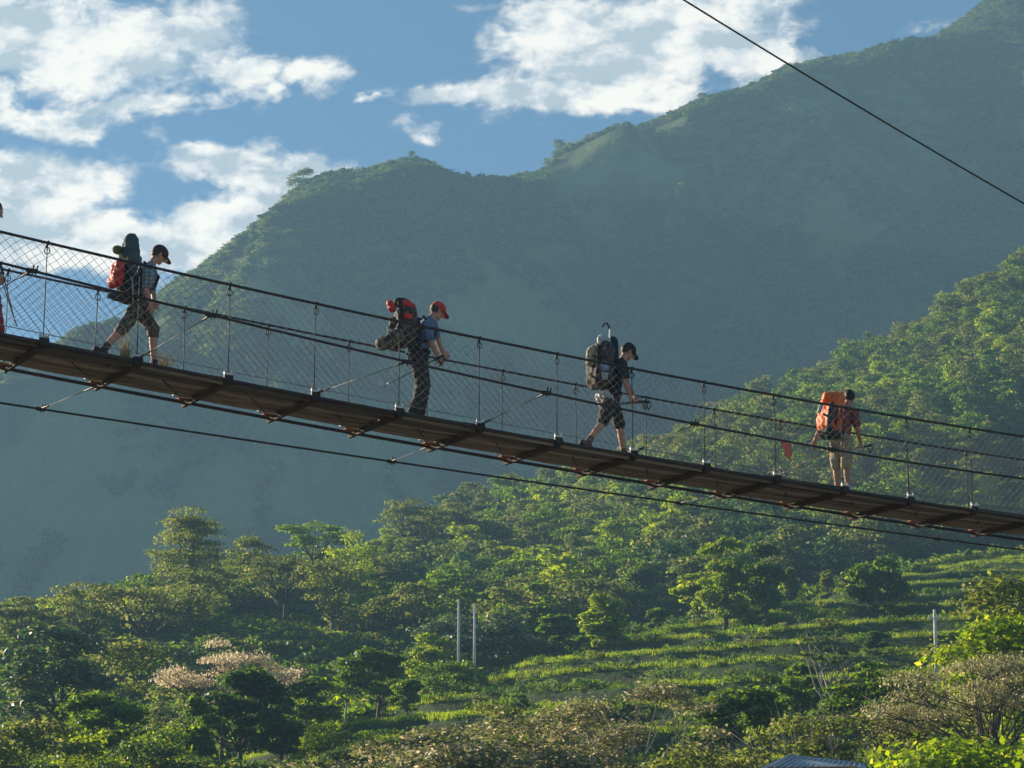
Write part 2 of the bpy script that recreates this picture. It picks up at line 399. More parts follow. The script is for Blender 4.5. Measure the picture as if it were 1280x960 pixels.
# ================================================================ VEGETATION
LM = {
 'green':  mat_leaf('leaf_green', (.035, .080, .010), (.10, .17, .022), (.16, .20, .04)),
 'deep':   mat_leaf('leaf_deep', (.022, .055, .012), (.06, .11, .022), (.12, .15, .05), 0.52),
 'olive':  mat_leaf('leaf_olive', (.055, .080, .018), (.125, .155, .035), (.17, .17, .06)),
 'bright': mat_leaf('leaf_bright', (.10, .17, .012), (.20, .27, .022), (.26, .28, .05), 0.6),
 'glossy': mat_leaf('leaf_glossy', (.022, .055, .014), (.050, .10, .025), (.16, .18, .08), 0.4, .22, 0.7),
 'pink':   mat_leaf('leaf_pink', (.20, .18, .10), (.42, .36, .23), (.52, .46, .32), 0.4, .3),
 'brown':  mat_leaf('leaf_brown', (.075, .09, .03), (.21, .21, .095), (.36, .31, .20), 0.45, .22),
}
m_bark = mat_simple('bark', (.11, .09, .065), (.05, .04, .03), 3, .9, bdist=.02)
m_palebark = mat_simple('pale_bark', (.34, .31, .25), (.2, .18, .14), 3, .85, bdist=.02)

def leaves(cent, rad, n, size, rng, shell=0.55, flat=0.5, aspect=0.55, droop=0.0, upbias=.5):
    """n leaves spread through clump ellipsoids. cent (k,3), rad (k,3)"""
    k = len(cent); w_ = (rad[:, 0] * rad[:, 1]); w_ = w_ / w_.sum()
    idx = rng.choice(k, n, p=w_)
    d = rng.normal(size=(n, 3)); d /= np.linalg.norm(d, axis=1, keepdims=True)
    low = d[:, 2] < -0.25; d[low, 2] *= -0.6
    r = shell + (1 - shell) * rng.random(n) ** 0.6; r *= 1 + .16 * rng.normal(size=n)
    p = cent[idx] + d * rad[idx] * r[:, None]
    nrm = d * .7 + rng.normal(size=(n, 3)) * .55; nrm[:, 2] += upbias; nrm /= np.linalg.norm(nrm, axis=1, keepdims=True)
    t1 = np.cross(nrm, rng.normal(size=(n, 3))); t1 /= np.linalg.norm(t1, axis=1, keepdims=True); t2 = np.cross(nrm, t1)
    s = size * (0.6 + .8 * rng.random(n))[:, None]
    t1 = t1.copy(); t1[:, 2] -= droop
    a = p - t1 * s; b = p + t2 * s * aspect + nrm * s * .12; c_ = p + t1 * s; e = p - t2 * s * aspect + nrm * s * .12
    return np.stack([a, b, c_, e], 1)

def tree_meshes(kind, seed, H=10.0, nleaf=2200, leafsize=.17, mat='green', bark=None):
    """returns (trunk mesh, crown mesh) of a tree of height about H standing on the origin"""
    rng = np.random.default_rng(seed); bark = bark or m_bark
    C = []; Rd = []
    W = H
    if kind == 'round':
        th = .28
        for i in range(26):
            a = rng.random() * 2 * math.pi; h = rng.random() ** .8; rr = math.sqrt(rng.random()) * .30 * (math.sin(math.pi * (h * .75 + .2)) ** .6)
            C.append((rr * H * math.cos(a), rr * H * math.sin(a), H * (th + .04 + h * (.88 - th)))); q = H * (.075 + .06 * rng.random()); Rd.append((q * 1.15, q * 1.15, q * .8))
    elif kind == 'tall':
        for i in range(34):
            a = rng.random() * 2 * math.pi; h = rng.random(); rr = math.sqrt(rng.random()) * .19 * (math.sin(math.pi * (h * .8 + .14)) ** .5)
            C.append((rr * H * math.cos(a), rr * H * math.sin(a), H * (.22 + h * .70))); q = H * (.07 + .045 * rng.random()); Rd.append((q, q, q * .85))
    elif kind == 'tiered':
        tiers = 8
        for k_ in range(tiers):
            h = .30 + .64 * k_ / (tiers - 1); w_ = .27 * (1 - .60 * (k_ / (tiers - 1)) ** 1.2)
            for i in range(8):
                a = rng.random() * 2 * math.pi; rr = w_ * (.25 + .75 * rng.random())
                C.append((rr * H * math.cos(a), rr * H * math.sin(a), H * (h + .03 * rng.normal() - .0))); q = H * (.075 + .04 * rng.random()); Rd.append((q * 1.3, q * 1.3, q * .38))
    elif kind == 'umbrella':
        for i in range(24):
            a = rng.random() * 2 * math.pi; rr = math.sqrt(rng.random()) * .36
            C.append((rr * H * math.cos(a), rr * H * math.sin(a), H * (.86 - rr * rr * 1.3 + .07 * rng.normal()))); q = H * (.08 + .04 * rng.random()); Rd.append((q * 1.35, q * 1.35, q * .42))
        for i in range(5):
            a = rng.random() * 2 * math.pi; C.append((.2 * H * math.cos(a), .2 * H * math.sin(a), H * (.5 + .1 * rng.random()))); Rd.append((H * .09, H * .09, H * .04))
    elif kind == 'spread':   # very wide, flat, layered crown
        for i in range(30):
            a = rng.random() * 2 * math.pi; rr = math.sqrt(rng.random()) * .78
            C.append((rr * H * math.cos(a), rr * H * math.sin(a), H * (.82 - rr * .22 + .08 * rng.normal()))); q = H * (.10 + .06 * rng.random()); Rd.append((q * 1.5, q * 1.5, q * .42))
    elif kind == 'bush':
        for i in range(26):
            a = rng.random() * 2 * math.pi; rr = math.sqrt(rng.random()) * .62; 
            C.append((rr * H * math.cos(a), rr * H * math.sin(a), H * (.2 + .62 * rng.random() * (1 - rr * rr * 1.3)))); q = H * (.13 + .09 * rng.random()); Rd.append((q * 1.15, q * 1.15, q * .8))
    elif kind == 'bare':
        for i in range(9):
            a = rng.random() * 2 * math.pi; rr = .16 * rng.random() + .06
            C.append((rr * H * math.cos(a), rr * H * math.sin(a), H * (.62 + .36 * rng.random()))); q = H * .05; Rd.append((q, q, q * .6))
    elif kind == 'twiggy':
        for i in range(30):
            a = rng.random() * 2 * math.pi; h = rng.random(); rr = math.sqrt(rng.random()) * .5 * (math.sin(math.pi * (h * .72 + .2)) ** .6)
            C.append((rr * H * math.cos(a), rr * H * math.sin(a), H * (.16 + h * .76))); q = H * (.08 + .06 * rng.random()); Rd.append((q * 1.1, q * 1.1, q * .9))
    C = np.array(C); Rd = np.array(Rd)
    cen = C.mean(0)
    T = MB(); thick = H * (.018 if kind not in ('bush', 'twiggy') else .012)
    fork = H * {'round': .34, 'tall': .5, 'tiered': .93, 'umbrella': .5, 'spread': .42, 'bush': .12, 'bare': .5, 'twiggy': .14}[kind]
    bend = rng.normal(size=2) * H * .02
    pts = [(0, 0, -.35 * 1), (bend[0] * .4, bend[1] * .4, fork * .4), (bend[0], bend[1], fork)]
    T.tube(pts, [thick * 1.5, thick * 1.1, thick * .8], 7)
    order = np.argsort(C[:, 2])
    nb = len(C) if kind in ('spread', 'twiggy', 'bare', 'umbrella') else min(16, len(C))
    for j in order[:: max(1, len(C) // nb)][:nb]:
        e = C[j]; z0 = (min(fork, e[2] * .9) * .95 if kind in ('tiered',) else fork * (.75 + .25 * rng.random()))
        s0 = np.array([bend[0], bend[1], z0]); m_ = (s0 + e) / 2 + np.array([0, 0, (-.04 if kind != 'spread' else .03) * H]) + rng.normal(size=3) * H * .015
        T.tube([s0, m_, e], [thick * .55, thick * .34, thick * .12], 5)
        if kind in ('twiggy', 'bare', 'spread', 'bush'):
            for q in range(4):
                d = rng.normal(size=3) * Rd[j] * (1.3 if kind != 'bare' else 1.8); d[2] = abs(d[2]); T.tube([m_ * .4 + e * .6, e + d], [thick * .2, thick * .07], 4)
    tm = mkmesh('trunk', T.V, T.F, [bark])
    P = leaves(C, Rd, nleaf, leafsize, rng, shell=.35 if kind in ('twiggy', 'bare') else .5)
    cm = quads('crown', P, [LM[mat]])
    return tm, cm

def ground_at(px, Y): return float(hill_z(np.array([px]), np.array([Y]))[0])
def spot(px, Y):
    z = ground_at(px, Y); X = (px - CX) / F * (Y * CP + z * SP); return X, z
def place_tree(name, tm, cm, px, Y, H, Href, label, cat, group=None, wide=1.0, rz=None, sink=0.0):
    X, z = spot(px, Y)
    o = empty(name, (X, Y, z - sink), random.random() * 6.28 if rz is None else rz)
    s = H / Href; o.scale = (s * wide, s * wide, s)
    tag(o, label, cat, group)
    a = link('trunk', tm, o); b = link('crown', cm, o)
    return o
def htop(px, top, Y):
    """height of a tree whose top shows at picture row `top`"""
    z = ground_at(px, Y); return float(py2z(top, Y)) - z

TM = {}
def TMget(kind, seed, mat, nleaf=2400, size=.17, bark=None):
    k = (kind, seed, mat, nleaf, size)
    if k not in TM: TM[k] = tree_meshes(kind, seed, 10.0, nleaf, size, mat, bark)
    return TM[k]
# individually described trees: name, kind, seed, leaf, px, top row, distance, wide, nleaf, leafsize, label
SPEC = [
 ('tiered_tree', 'tiered', 1, 'olive', 236, 640, 320, .95, 9000, .15, 'tallest tree at the left, narrow crown in flat layers, standing above the misty slope'),
 ('umbrella_tree', 'umbrella', 2, 'olive', 24, 742, 300, .9, 2600, .16, 'flat-topped thin-trunked tree on the skyline at the far left edge'),
 ('umbrella_tree', 'umbrella', 3, 'olive', 106, 727, 305, .85, 2600, .16, 'flat-topped tree on the skyline, halfway between the left edge and the tallest layered tree'),
 ('broadleaf_tree', 'tall', 4, 'glossy', 66, 772, 200, 1.15, 5200, .17, 'big dark column-shaped tree with pale leaf edges near the left side'),
 ('umbrella_tree', 'umbrella', 5, 'olive', 185, 712, 290, 1.05, 3600, .15, 'wide layered tree just left of and below the tallest tree'),
 ('broadleaf_tree', 'round', 6, 'olive', 312, 668, 350, .9, 3000, .17, 'rounded skyline tree right of the tallest layered tree'),
 ('umbrella_tree', 'umbrella', 7, 'green', 395, 648, 380, .95, 3400, .17, 'broad flat-headed skyline tree left of the small bright round tree'),
 ('broadleaf_tree', 'round', 8, 'bright', 436, 664, 350, .85, 2600, .17, 'small bright yellow-green round tree on the skyline at the left of the centre'),
 ('umbrella_tree', 'umbrella', 9, 'olive', 508, 617, 440, .85, 3000, .18, 'tall pale tree where the misty slope meets the wooded ridge'),
 ('broadleaf_tree', 'umbrella', 10, 'olive', 556, 624, 450, .9, 3000, .18, 'olive-topped tree right of the tall pale skyline tree'),
 ('broadleaf_tree', 'umbrella', 91, 'olive', 355, 690, 330, 1.0, 2600, .16, 'low layered tree between the two broad skyline trees at left'),
 ('broadleaf_tree', 'round', 92, 'olive', 150, 800, 230, 1.1, 3600, .14, 'feathery grey-green tree behind the dark column-shaped one'),
 ('broadleaf_tree', 'round', 93, 'olive', 415, 690, 320, 1.0, 2600, .16, 'dull green tree under the small bright round skyline tree'),
 ('flowering_tree', 'spread', 11, 'pink', 275, 800, 180, .60, 6500, .10, 'wide flat-crowned tree with pinkish tan foliage above the dark green tree'),
 ('broadleaf_tree', 'round', 12, 'deep', 300, 836, 168, 1.15, 6500, .14, 'dense dark green tree in front of the pinkish flat-crowned tree'),
 ('broadleaf_tree', 'tall', 94, 'green', 250, 870, 160, .9, 4000, .12, 'lighter leafy tree with a pale stem left of the dense dark tree'),
 ('broadleaf_tree', 'round', 13, 'green', 118, 866, 165, 1.15, 6000, .13, 'bushy green tree below the dark column-shaped tree'),
 ('broadleaf_tree', 'bush', 14, 'olive', 28, 885, 150, 1.0, 6000, .13, 'soft green bushy tree in the bottom left corner'),
 ('broadleaf_tree', 'round', 15, 'green', 380, 848, 205, 1.1, 4200, .14, 'green tree between the pinkish tree and the banana plants'),
 ('broadleaf_tree', 'round', 16, 'green', 472, 810, 215, 1.25, 5600, .13, 'round leafy green tree right beside the banana plants'),
 ('broadleaf_tree', 'bush', 17, 'glossy', 608, 740, 272, 1.0, 7500, .19, 'large dark dome-shaped tree behind the two tall poles'),
 ('broadleaf_tree', 'bush', 18, 'deep', 566, 775, 292, .8, 4000, .17, 'lower dark bush left of the large dome-shaped tree'),
 ('broadleaf_tree', 'round', 19, 'green', 697, 768, 262, 1.2, 4500, .16, 'small round dark tree on the bright terrace edge right of the dome-shaped tree'),
 ('broadleaf_tree', 'tall', 20, 'bright', 757, 742, 255, 1.3, 5600, .13, 'upright light green tree on the terrace edge below the bridge middle'),
 ('broadleaf_tree', 'tall', 21, 'bright', 908, 668, 262, .92, 7500, .16, 'tall leafy tree on the terrace crest, taller of the close pair'),
 ('broadleaf_tree', 'tall', 22, 'green', 958, 680, 258, .95, 7500, .16, 'full-crowned deeper green tree on the terrace crest, right one of the close pair'),
 ('broadleaf_tree', 'round', 23, 'bright', 872, 715, 284, 1.1, 4500, .17, 'round lighter tree left of the close pair on the terrace crest'),
 ('broadleaf_tree', 'round', 24, 'bright', 915, 738, 270, .9, 3600, .15, 'small bright tree with a visible trunk in front of the close pair'),
 ('broadleaf_tree', 'tall', 25, 'olive', 990, 708, 298, .8, 2400, .17, 'thin pale young tree right of the close pair on the crest'),
 ('broadleaf_tree', 'bush', 26, 'green', 1090, 682, 250, .62, 8500, .21, 'broad full tree with drooping shiny leaves on the terrace crest at right'),
 ('broadleaf_tree', 'round', 27, 'deep', 1095, 790, 215, 1.2, 5000, .16, 'low dark bushy tree on the shaded terraces left of the short pole'),
 ('broadleaf_tree', 'round', 28, 'green', 930, 862, 135, 1.15, 5200, .12, 'round leafy tree with light edges above the hut roof'),
 ('bare_tree', 'bare', 29, 'olive', 1046, 797, 150, 1.0, 260, .12, 'slim pale almost leafless tree standing on the dark terraces'),
 ('flowering_bush', 'twiggy', 30, 'brown', 770, 842, 122, 1.15, 9000, .07, 'large grey-brown twiggy bush at the bottom centre'),
 ('flowering_bush', 'bush', 31, 'brown', 590, 880, 118, 1.35, 9000, .08, 'wide tan bush at the bottom left of the grey-brown twiggy bush'),
 ('flowering_bush', 'bush', 32, 'brown', 478, 903, 116, 1.2, 6500, .08, 'tan and pinkish bush touching the bottom edge, leftmost of the tan bushes'),
 ('flowering_tree', 'spread', 33, 'brown', 1245, 797, 100, .72, 15000, .06, 'spreading tan tree with a leaning dark limb at the right edge'),
 ('broadleaf_tree', 'tall', 34, 'olive', 1272, 715, 130, 1.3, 6000, .11, 'grey-green tree rising at the right edge above the yellow one'),
 ('broadleaf_tree', 'round', 35, 'bright', 1262, 772, 112, 1.0, 5000, .12, 'bright yellow-green crown at the right edge'),
 ('leafy_bush', 'bush', 36, 'bright', 1165, 872, 92, 1.0, 6500, .115, 'yellow-green bush with big sunlit leaves left of the bottom right corner'),
 ('leafy_bush', 'bush', 37, 'bright', 1262, 885, 90, 1.0, 6500, .12, 'yellow-green bush with big sunlit leaves filling the bottom right corner'),
 ('broadleaf_tree', 'umbrella', 38, 'green', 1105, 838, 138, 1.0, 5200, .11, 'fresh green flat-topped tree above the yellow-green bush'),
 ('shrub', 'twiggy', 39, 'olive', 1010, 893, 108, 1.0, 3000, .08, 'twiggy bush with dark bent branches just behind the hut roof'),
 ('shrub', 'twiggy', 40, 'olive', 1075, 885, 105, 1.0, 3400, .08, 'twiggy olive bush right of the hut roof'),
 ('shrub', 'bush', 41, 'olive', 905, 905, 110, 1.0, 4600, .09, 'olive green bush at the bottom edge left of the hut'),
 ('shrub', 'bush', 42, 'green', 700, 865, 160, .9, 3500, .11, 'leafy green shrub between the tan bushes and the terrace edge'),
 ('shrub', 'bush', 43, 'green', 630, 858, 190, .9, 3500, .12, 'leafy green shrub at the foot of the right-hand tall pole'),
 ('shrub', 'bush', 44, 'green', 560, 812, 240, .8, 3200, .14, 'green shrub hiding the foot of the left-hand tall pole'),
 ('shrub', 'bush', 45, 'deep', 200, 905, 150, .9, 4200, .11, 'dark green shrub between the bushy green tree and the pale-stemmed tree'),
 ('shrub', 'bush', 46, 'deep', 420, 925, 150, .8, 3600, .10, 'dark shrub on the lowest lit terrace at left'),
 ('shrub', 'round', 47, 'deep', 350, 880, 165, 1.0, 4200, .11, 'dark shrub right of the dense dark tree'),
 ('bare_tree', 'bare', 70, 'olive', 757, 600, 420, 1.0, 300, .2, 'pale dead tree sticking out of the woodland under the third hiker'),
 ('bare_tree', 'bare', 71, 'olive', 870, 640, 400, 1.0, 300, .2, 'pale bare trunk in the hazy woodland left of the close pair'),
 ('bare_tree', 'bare', 72, 'olive', 1212, 455, 520, 1.0, 300, .2, 'pale bare trunk high on the steep hillside at right'),
 ('bare_tree', 'bare', 73, 'olive', 650, 700, 380, 1.0, 300, .2, 'pale bare tree above the large dome-shaped tree'),
 ('broadleaf_tree', 'tall', 74, 'bright', 1180, 640, 400, 1.0, 4200, .2, 'yellow-green tree just under the deck near the right edge'),
 ('broadleaf_tree', 'tall', 75, 'green', 800, 700, 330, 1.1, 4200, .16, 'upright green tree on the near edge of the hazy woodland, left of the close pair'),
 ('shrub', 'bush', 50, 'bright', 165, 885, 155, 1.0, 4200, .10, 'sunlit yellow-green shrub between the bushy trees at lower left'),
 ('broadleaf_tree', 'round', 51, 'bright', 540, 790, 262, 1.0, 3600, .14, 'light green tree left of the two tall poles'),
 ('shrub', 'bush', 52, 'bright', 735, 790, 262, .8, 3000, .12, 'low bright shrub on the terrace edge between the small dark tree and the upright one'),
 ('broadleaf_tree', 'round', 53, 'green', 820, 760, 282, 1.1, 3600, .14, 'small green tree on the terrace edge left of the bright tree with a visible trunk'),
 ('shrub', 'bush', 54, 'olive', 660, 850, 150, .9, 3600, .09, 'olive shrub behind the tan bush and left of the twiggy bush'),
 ('shrub', 'bush', 55, 'green', 850, 900, 118, .9, 4600, .08, 'green shrub at the bottom edge beside the large twiggy bush'),
 ('broadleaf_tree', 'tall', 56, 'olive', 1035, 712, 300, .9, 2600, .16, 'slender olive tree between the close pair and the broad drooping tree'),
 ('shrub', 'bush', 57, 'green', 1150, 700, 318, .9, 3000, .15, 'green shrub on the bright upper terrace edge at right'),
 ('shrub', 'bush', 58, 'bright', 400, 895, 180, .9, 3600, .10, 'bright shrub on the lit terrace at the lower left of the banana plants'),
 ('broadleaf_tree', 'round', 59, 'green', 1000, 830, 165, .9, 3600, .11, 'small green tree left of the slim pale leafless tree'),
 ('shrub', 'bush', 60, 'olive', 1210, 845, 125, 1.0, 4600, .08, 'olive shrub under the spreading tan tree'),
 ('broadleaf_tree', 'round', 61, 'green', 510, 850, 205, 1.0, 3600, .11, 'green tree right of the round leafy one by the banana plants'),
]
nm_bark = {'bare': m_palebark, 'twiggy': m_palebark}
for (name, kind, seed, lm, px, top, Y, wide, nl, ls, label) in SPEC:
    H = max(htop(px, top, Y), 1.6)
    nl = int(nl * 1.35)
    tm, cm = TMget(kind, seed, lm, nl, ls * 10 / max(H, 4.0) * 1.25, nm_bark.get(kind))
    wide *= 1.2 if kind != 'spread' else 1.0
    place_tree(name, tm, cm, px, Y, H, 10.0, label, 'bush' if ('bush' in name or 'shrub' in name) else 'tree', wide=wide)

# banana plants
def banana(px, Y, H, seed, label):
    rng = np.random.default_rng(seed); X, z = spot(px, Y); o = empty('banana_plant', (X, Y, z)); tag(o, label, 'plant', 'banana plants')
    T = MB(); T.tube([(0, 0, -.2), (0, 0, H * .3), (.05, 0, H * .62)], [.13, .1, .06], 8); T.build('stem', m_palebark, o)
    Q = []
    for k in range(9):
        a = k * 2.4 + rng.random(); L = H * (.45 + .12 * rng.random()); d = np.array([math.cos(a), math.sin(a), 0]); sd_ = np.array([-d[1], d[0], 0])
        pts = []
        for i in range(7):
            s = i / 6; pts.append(np.array([.05, 0, H * .58]) + d * L * s * (.75 - .1 * s) + np.array([0, 0, L * (1.05 * s - .95 * s * s)]))
        for i in range(6):
            w0 = .26 * H / 3 * math.sin(math.pi * (.08 + .9 * i / 6)); w1 = .26 * H / 3 * math.sin(math.pi * (.08 + .9 * (i + 1) / 6)); dz = np.array([0, 0, .06])
            Q.append([pts[i], pts[i + 1], pts[i + 1] + sd_ * w1 - dz, pts[i] + sd_ * w0 - dz]); Q.append([pts[i + 1], pts[i], pts[i] - sd_ * w0 - dz, pts[i + 1] - sd_ * w1 - dz])
    link('leaves', quads('leaves', Q, [LM['bright']]), o)
banana(432, 212, 4.2, 5, 'pale-leaved banana plant left of the round leafy green tree')
banana(418, 218, 3.4, 6, 'shorter banana plant, left one of the pair')

# wooded slopes: the ones that show largest are trees of their own, the rest is one mass
FK = [('round', 'olive'), ('tall', 'green'), ('umbrella', 'olive'), ('round', 'green'), ('tall', 'olive'), ('umbrella', 'green'), ('round', 'deep'), ('tiered', 'olive'), ('round', 'bright')]
FT = [tree_meshes(k, 200 + i, 10.0, 1500, .27, m) for i, (k, m) in enumerate(FK)]
LAB = {'left': 'the misty slope at the left',
       'mid': 'the slope below the middle of the bridge',
       'right': 'the steep hillside behind the fourth walker'}
pts = []
rng = np.random.default_rng(5)
for _ in range(60000):
    px = rng.uniform(-150, 1430); c_, dc_, b_, db_ = [float(q(px)) for q in (yC, dC, yB, dB)] if _ % 1 == 0 else 0
    Y = rng.uniform(dc_ + float(np.interp(px, [450, 620], [22, 50])), db_ + 22)
    pts.append((px, Y))
    if len(pts) > 9000: break
pts = np.array(pts); zz = hill_z(pts[:, 0], pts[:, 1], False); XX = (pts[:, 0] - CX) / F * (pts[:, 1] * CP + zz * SP)
# poisson-like thinning on a hash grid; leave the shaded meadow at left of centre open
keep = []; cell = {}
for i in range(len(pts)):
    X, Y, px = XX[i], pts[i, 1], pts[i, 0]
    bz = 1170 - (zz[i] / Y) * F * 1.0   # rough picture row
    crest = (float(dB(px)) - Y)
    if px < 560 and crest > 45 and fbm(np.array([X]), np.array([Y]), 21, 2, 1 / 30.)[0] > -.06: continue
    s = 4.0 if px < 480 else 5.4
    key = (int(X // s), int(Y // s)); bad = False
    for a in (-1, 0, 1):
        for b in (-1, 0, 1):
            for (x2, y2) in cell.get((key[0] + a, key[1] + b), ()):
                if (x2 - X) ** 2 + (y2 - Y) ** 2 < s * s: bad = True
    if bad: continue
    cell.setdefault(key, []).append((X, Y)); keep.append(i)
print('forest trees', len(keep))
keep.sort(key=lambda i: pts[i, 1])
# which show largest: nearest first, within the frame
big = [i for i in keep if -20 < pts[i, 0] < 1300][:230]; bigs = set(big)
for j, i in enumerate(big):
    px, Y = pts[i]; fk = int(rng.integers(len(FT)))
    if 780 < px < 1090 and Y < float(dC(px)) + 170 and fk in (1, 3, 5, 8): fk = 6
    tm, cm = FT[fk]
    reg = 'left' if px < 480 else ('mid' if px < 830 else 'right')
    hs_ = np.interp(px, [0, 420, 620, 1280], [.72, .8, 1.15, 1.25]); H = rng.uniform(6.0, 10.0) * hs_ * (1.0 if Y > 300 else .8)
    o = empty('woodland_tree', (XX[i], Y, zz[i] - .4), rng.random() * 6.28); o.scale = (H / 10 * 1.25, H / 10 * 1.25, H / 10)
    frac = (Y - float(dC(px))) / (float(dB(px)) - float(dC(px))); band = 'low on' if frac < .3 else ('half way up' if frac < .6 else 'high on')
    look = ['round olive', 'narrow green', 'flat-topped olive', 'round green', 'narrow olive', 'flat-topped green', 'round dark green', 'layered olive', 'round yellow-green'][fk]
    lab_ = '%s woodland tree %s %s' % (look, band, LAB[reg]); tag(o, lab_, 'tree', lab_ + 's'); link('trunk', tm, o); link('crown', cm, o)
rest = [i for i in keep if i not in bigs]

def gn_scatter(name, P, protos, smin, smax, kindlabel, widen=1.2, tilt=.08, seed=1):
    """one object whose geometry nodes put a copy of one of the prototype meshes on every point"""
    pc = bpy.data.collections.new(name + '_prototypes')
    for k, mlist in enumerate(protos):
        V = []; 
        o = bpy.data.objects.new(name + '_prototype', mlist); pc.objects.link(o)
    me = bpy.data.meshes.new(name); me.vertices.add(len(P)); me.vertices.foreach_set('co', np.asarray(P, np.float32).reshape(-1)); me.update()
    o = link(name, me)
    ng = bpy.data.node_groups.new(name, 'GeometryNodeTree')
    ng.interface.new_socket('Geometry', in_out='INPUT', socket_type='NodeSocketGeometry'); ng.interface.new_socket('Geometry', in_out='OUTPUT', socket_type='NodeSocketGeometry')
    N = ng.nodes; L = ng.links; gi = N.new('NodeGroupInput'); go = N.new('NodeGroupOutput')
    ci = N.new('GeometryNodeCollectionInfo'); ci.inputs['Collection'].default_value = pc; ci.inputs['Separate Children'].default_value = True; ci.inputs['Reset Children'].default_value = True
    ip = N.new('GeometryNodeInstanceOnPoints'); ip.inputs['Pick Instance'].default_value = True
    ri = N.new('FunctionNodeRandomValue'); ri.data_type = 'INT'; ri.inputs['Min'].default_value = 0; ri.inputs['Max'].default_value = len(protos) - 1; ri.inputs['Seed'].default_value = seed
    rr = N.new('FunctionNodeRandomValue'); rr.data_type = 'FLOAT_VECTOR'; rr.inputs[0].default_value = (-tilt, -tilt, 0); rr.inputs[1].default_value = (tilt, tilt, 6.28); rr.inputs['Seed'].default_value = seed + 1
    rs = N.new('FunctionNodeRandomValue'); rs.data_type = 'FLOAT_VECTOR'; rs.inputs[0].default_value = (smin * widen, smin * widen, smin); rs.inputs[1].default_value = (smax * widen, smax * widen, smax); rs.inputs['Seed'].default_value = seed + 2
    L.new(gi.outputs[0], ip.inputs['Points']); L.new(ci.outputs[0], ip.inputs['Instance'])
    L.new([s for s in ri.outputs if s.enabled][0], ip.inputs['Instance Index']); L.new(rr.outputs[0], ip.inputs['Rotation']); L.new(rs.outputs[0], ip.inputs['Scale'])
    L.new(ip.outputs[0], go.inputs[0])
    md = o.modifiers.new('scatter', 'NODES'); md.node_group = ng
    tag(o, kind='stuff'); return o
def joined(tm, cm, name):
    """trunk + crown meshes in one mesh (for the mass of far trees)"""
    a = np.zeros(len(tm.vertices) * 3, np.float32); tm.vertices.foreach_get('co', a); b = np.zeros(len(cm.vertices) * 3, np.float32); cm.vertices.foreach_get('co', b)
    V = np.concatenate([a.reshape(-1, 3), b.reshape(-1, 3)]); Fc = [tuple(p.vertices) for p in tm.polygons]; k = len(tm.vertices); nt = len(Fc)
    Fc += [tuple(v + k for v in p.vertices) for p in cm.polygons]
    return mkmesh(name, V, Fc, [tm.materials[0], cm.materials[0]], False, [0] * nt + [1] * (len(Fc) - nt))
JT = [joined(a, b, 'woodland') for a, b in FT]
gn_scatter('woodland', [(XX[i], pts[i, 1], zz[i] - .4) for i in rest if pts[i, 0] < 520], JT, .45, .75, None, 1.25)
gn_scatter('hillside_woods', [(XX[i], pts[i, 1], zz[i] - .4) for i in rest if pts[i, 0] >= 520], JT, .68, 1.2, None, 1.25, seed=3)

# undergrowth between the trees: low leafy clumps
UG = []
for s_ in range(3):
    rg = np.random.default_rng(400 + s_); C = rg.normal(size=(7, 3)) * (.7, .7, .15) + (0, 0, .45); Rd = np.full((7, 3), .55) * (1, 1, .7)
    UG.append(quads('undergrowth', leaves(C, Rd, 170, .16, rg), [LM[('green', 'olive', 'deep')[s_]]]))
px = rng.uniform(-150, 1430, 22000); dcv, dbv = dC(px), dB(px); v0_ = np.interp(px, [450, 620], [12, 14]); Y = dcv + v0_ + rng.random(22000) * (dbv + 10 - dcv - v0_)
z = hill_z(px, Y, False); X = (px - CX) / F * (Y * CP + z * SP)
gn_scatter('undergrowth', np.stack([X, Y, z - .1], -1), UG, .9, 2.2, None, 1.3, seed=5)

# grass and crops on the terraces
GT = []; GD = []
for s_ in range(3):
    rg = np.random.default_rng(500 + s_); Q = []
    for k in range(26):
        a = rg.random() * 6.28; p = np.array([rg.normal() * .28, rg.normal() * .28, -.05]); h = .18 + .26 * rg.random(); l = rg.normal(size=2) * .12; wv = np.array([math.cos(a), math.sin(a), 0]) * .022
        q1 = p + np.array([l[0] * .4, l[1] * .4, h * .6]); q2 = p + np.array([l[0], l[1], h])
        Q.append([p - wv, p + wv, q1 + wv * .8, q1 - wv * .8]); Q.append([q1 - wv * .8, q1 + wv * .8, q2 + wv * .2, q2 - wv * .2])
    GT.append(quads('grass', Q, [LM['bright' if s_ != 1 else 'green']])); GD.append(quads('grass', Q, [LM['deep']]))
px = rng.uniform(-120, 1400, 90000); dcv = dC(px); Y = 85 + rng.random(90000) ** .8 * (dcv + 12 - 85)
z = hill_z(px, Y); zu = hill_z(px, Y + .6); X = (px - CX) / F * (Y * CP + z * SP)
ok = ((zu - z) / .6 < .34) & (fbm(X, Y, 31, 3, 1 / 9.) > -.12)
br_ = fbm(X, Y, 35, 3, 1 / 30.) + np.clip((Y - dcv + 22) / 30, 0, 1) * .5 > -.01  # sunlit crest lip and shaded terraces put into the grass colour, with random patches
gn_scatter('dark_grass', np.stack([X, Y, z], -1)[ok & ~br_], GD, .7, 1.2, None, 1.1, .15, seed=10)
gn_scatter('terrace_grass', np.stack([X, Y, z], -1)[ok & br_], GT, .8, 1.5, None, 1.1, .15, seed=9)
# leafy bushes and weeds in front of the terraces
px = rng.uniform(-120, 1400, 6500); dcv = dC(px); Y = 92 + rng.random(6500) * (dcv + 8 - 92); z = hill_z(px, Y); X = (px - CX) / F * (Y * CP + z * SP)
ok = fbm(X, Y, 33, 3, 1 / 22.) > -.12
gn_scatter('weeds', np.stack([X, Y, z - .05], -1)[ok], UG, .3, 1.0, None, 1.2, .1, seed=13)

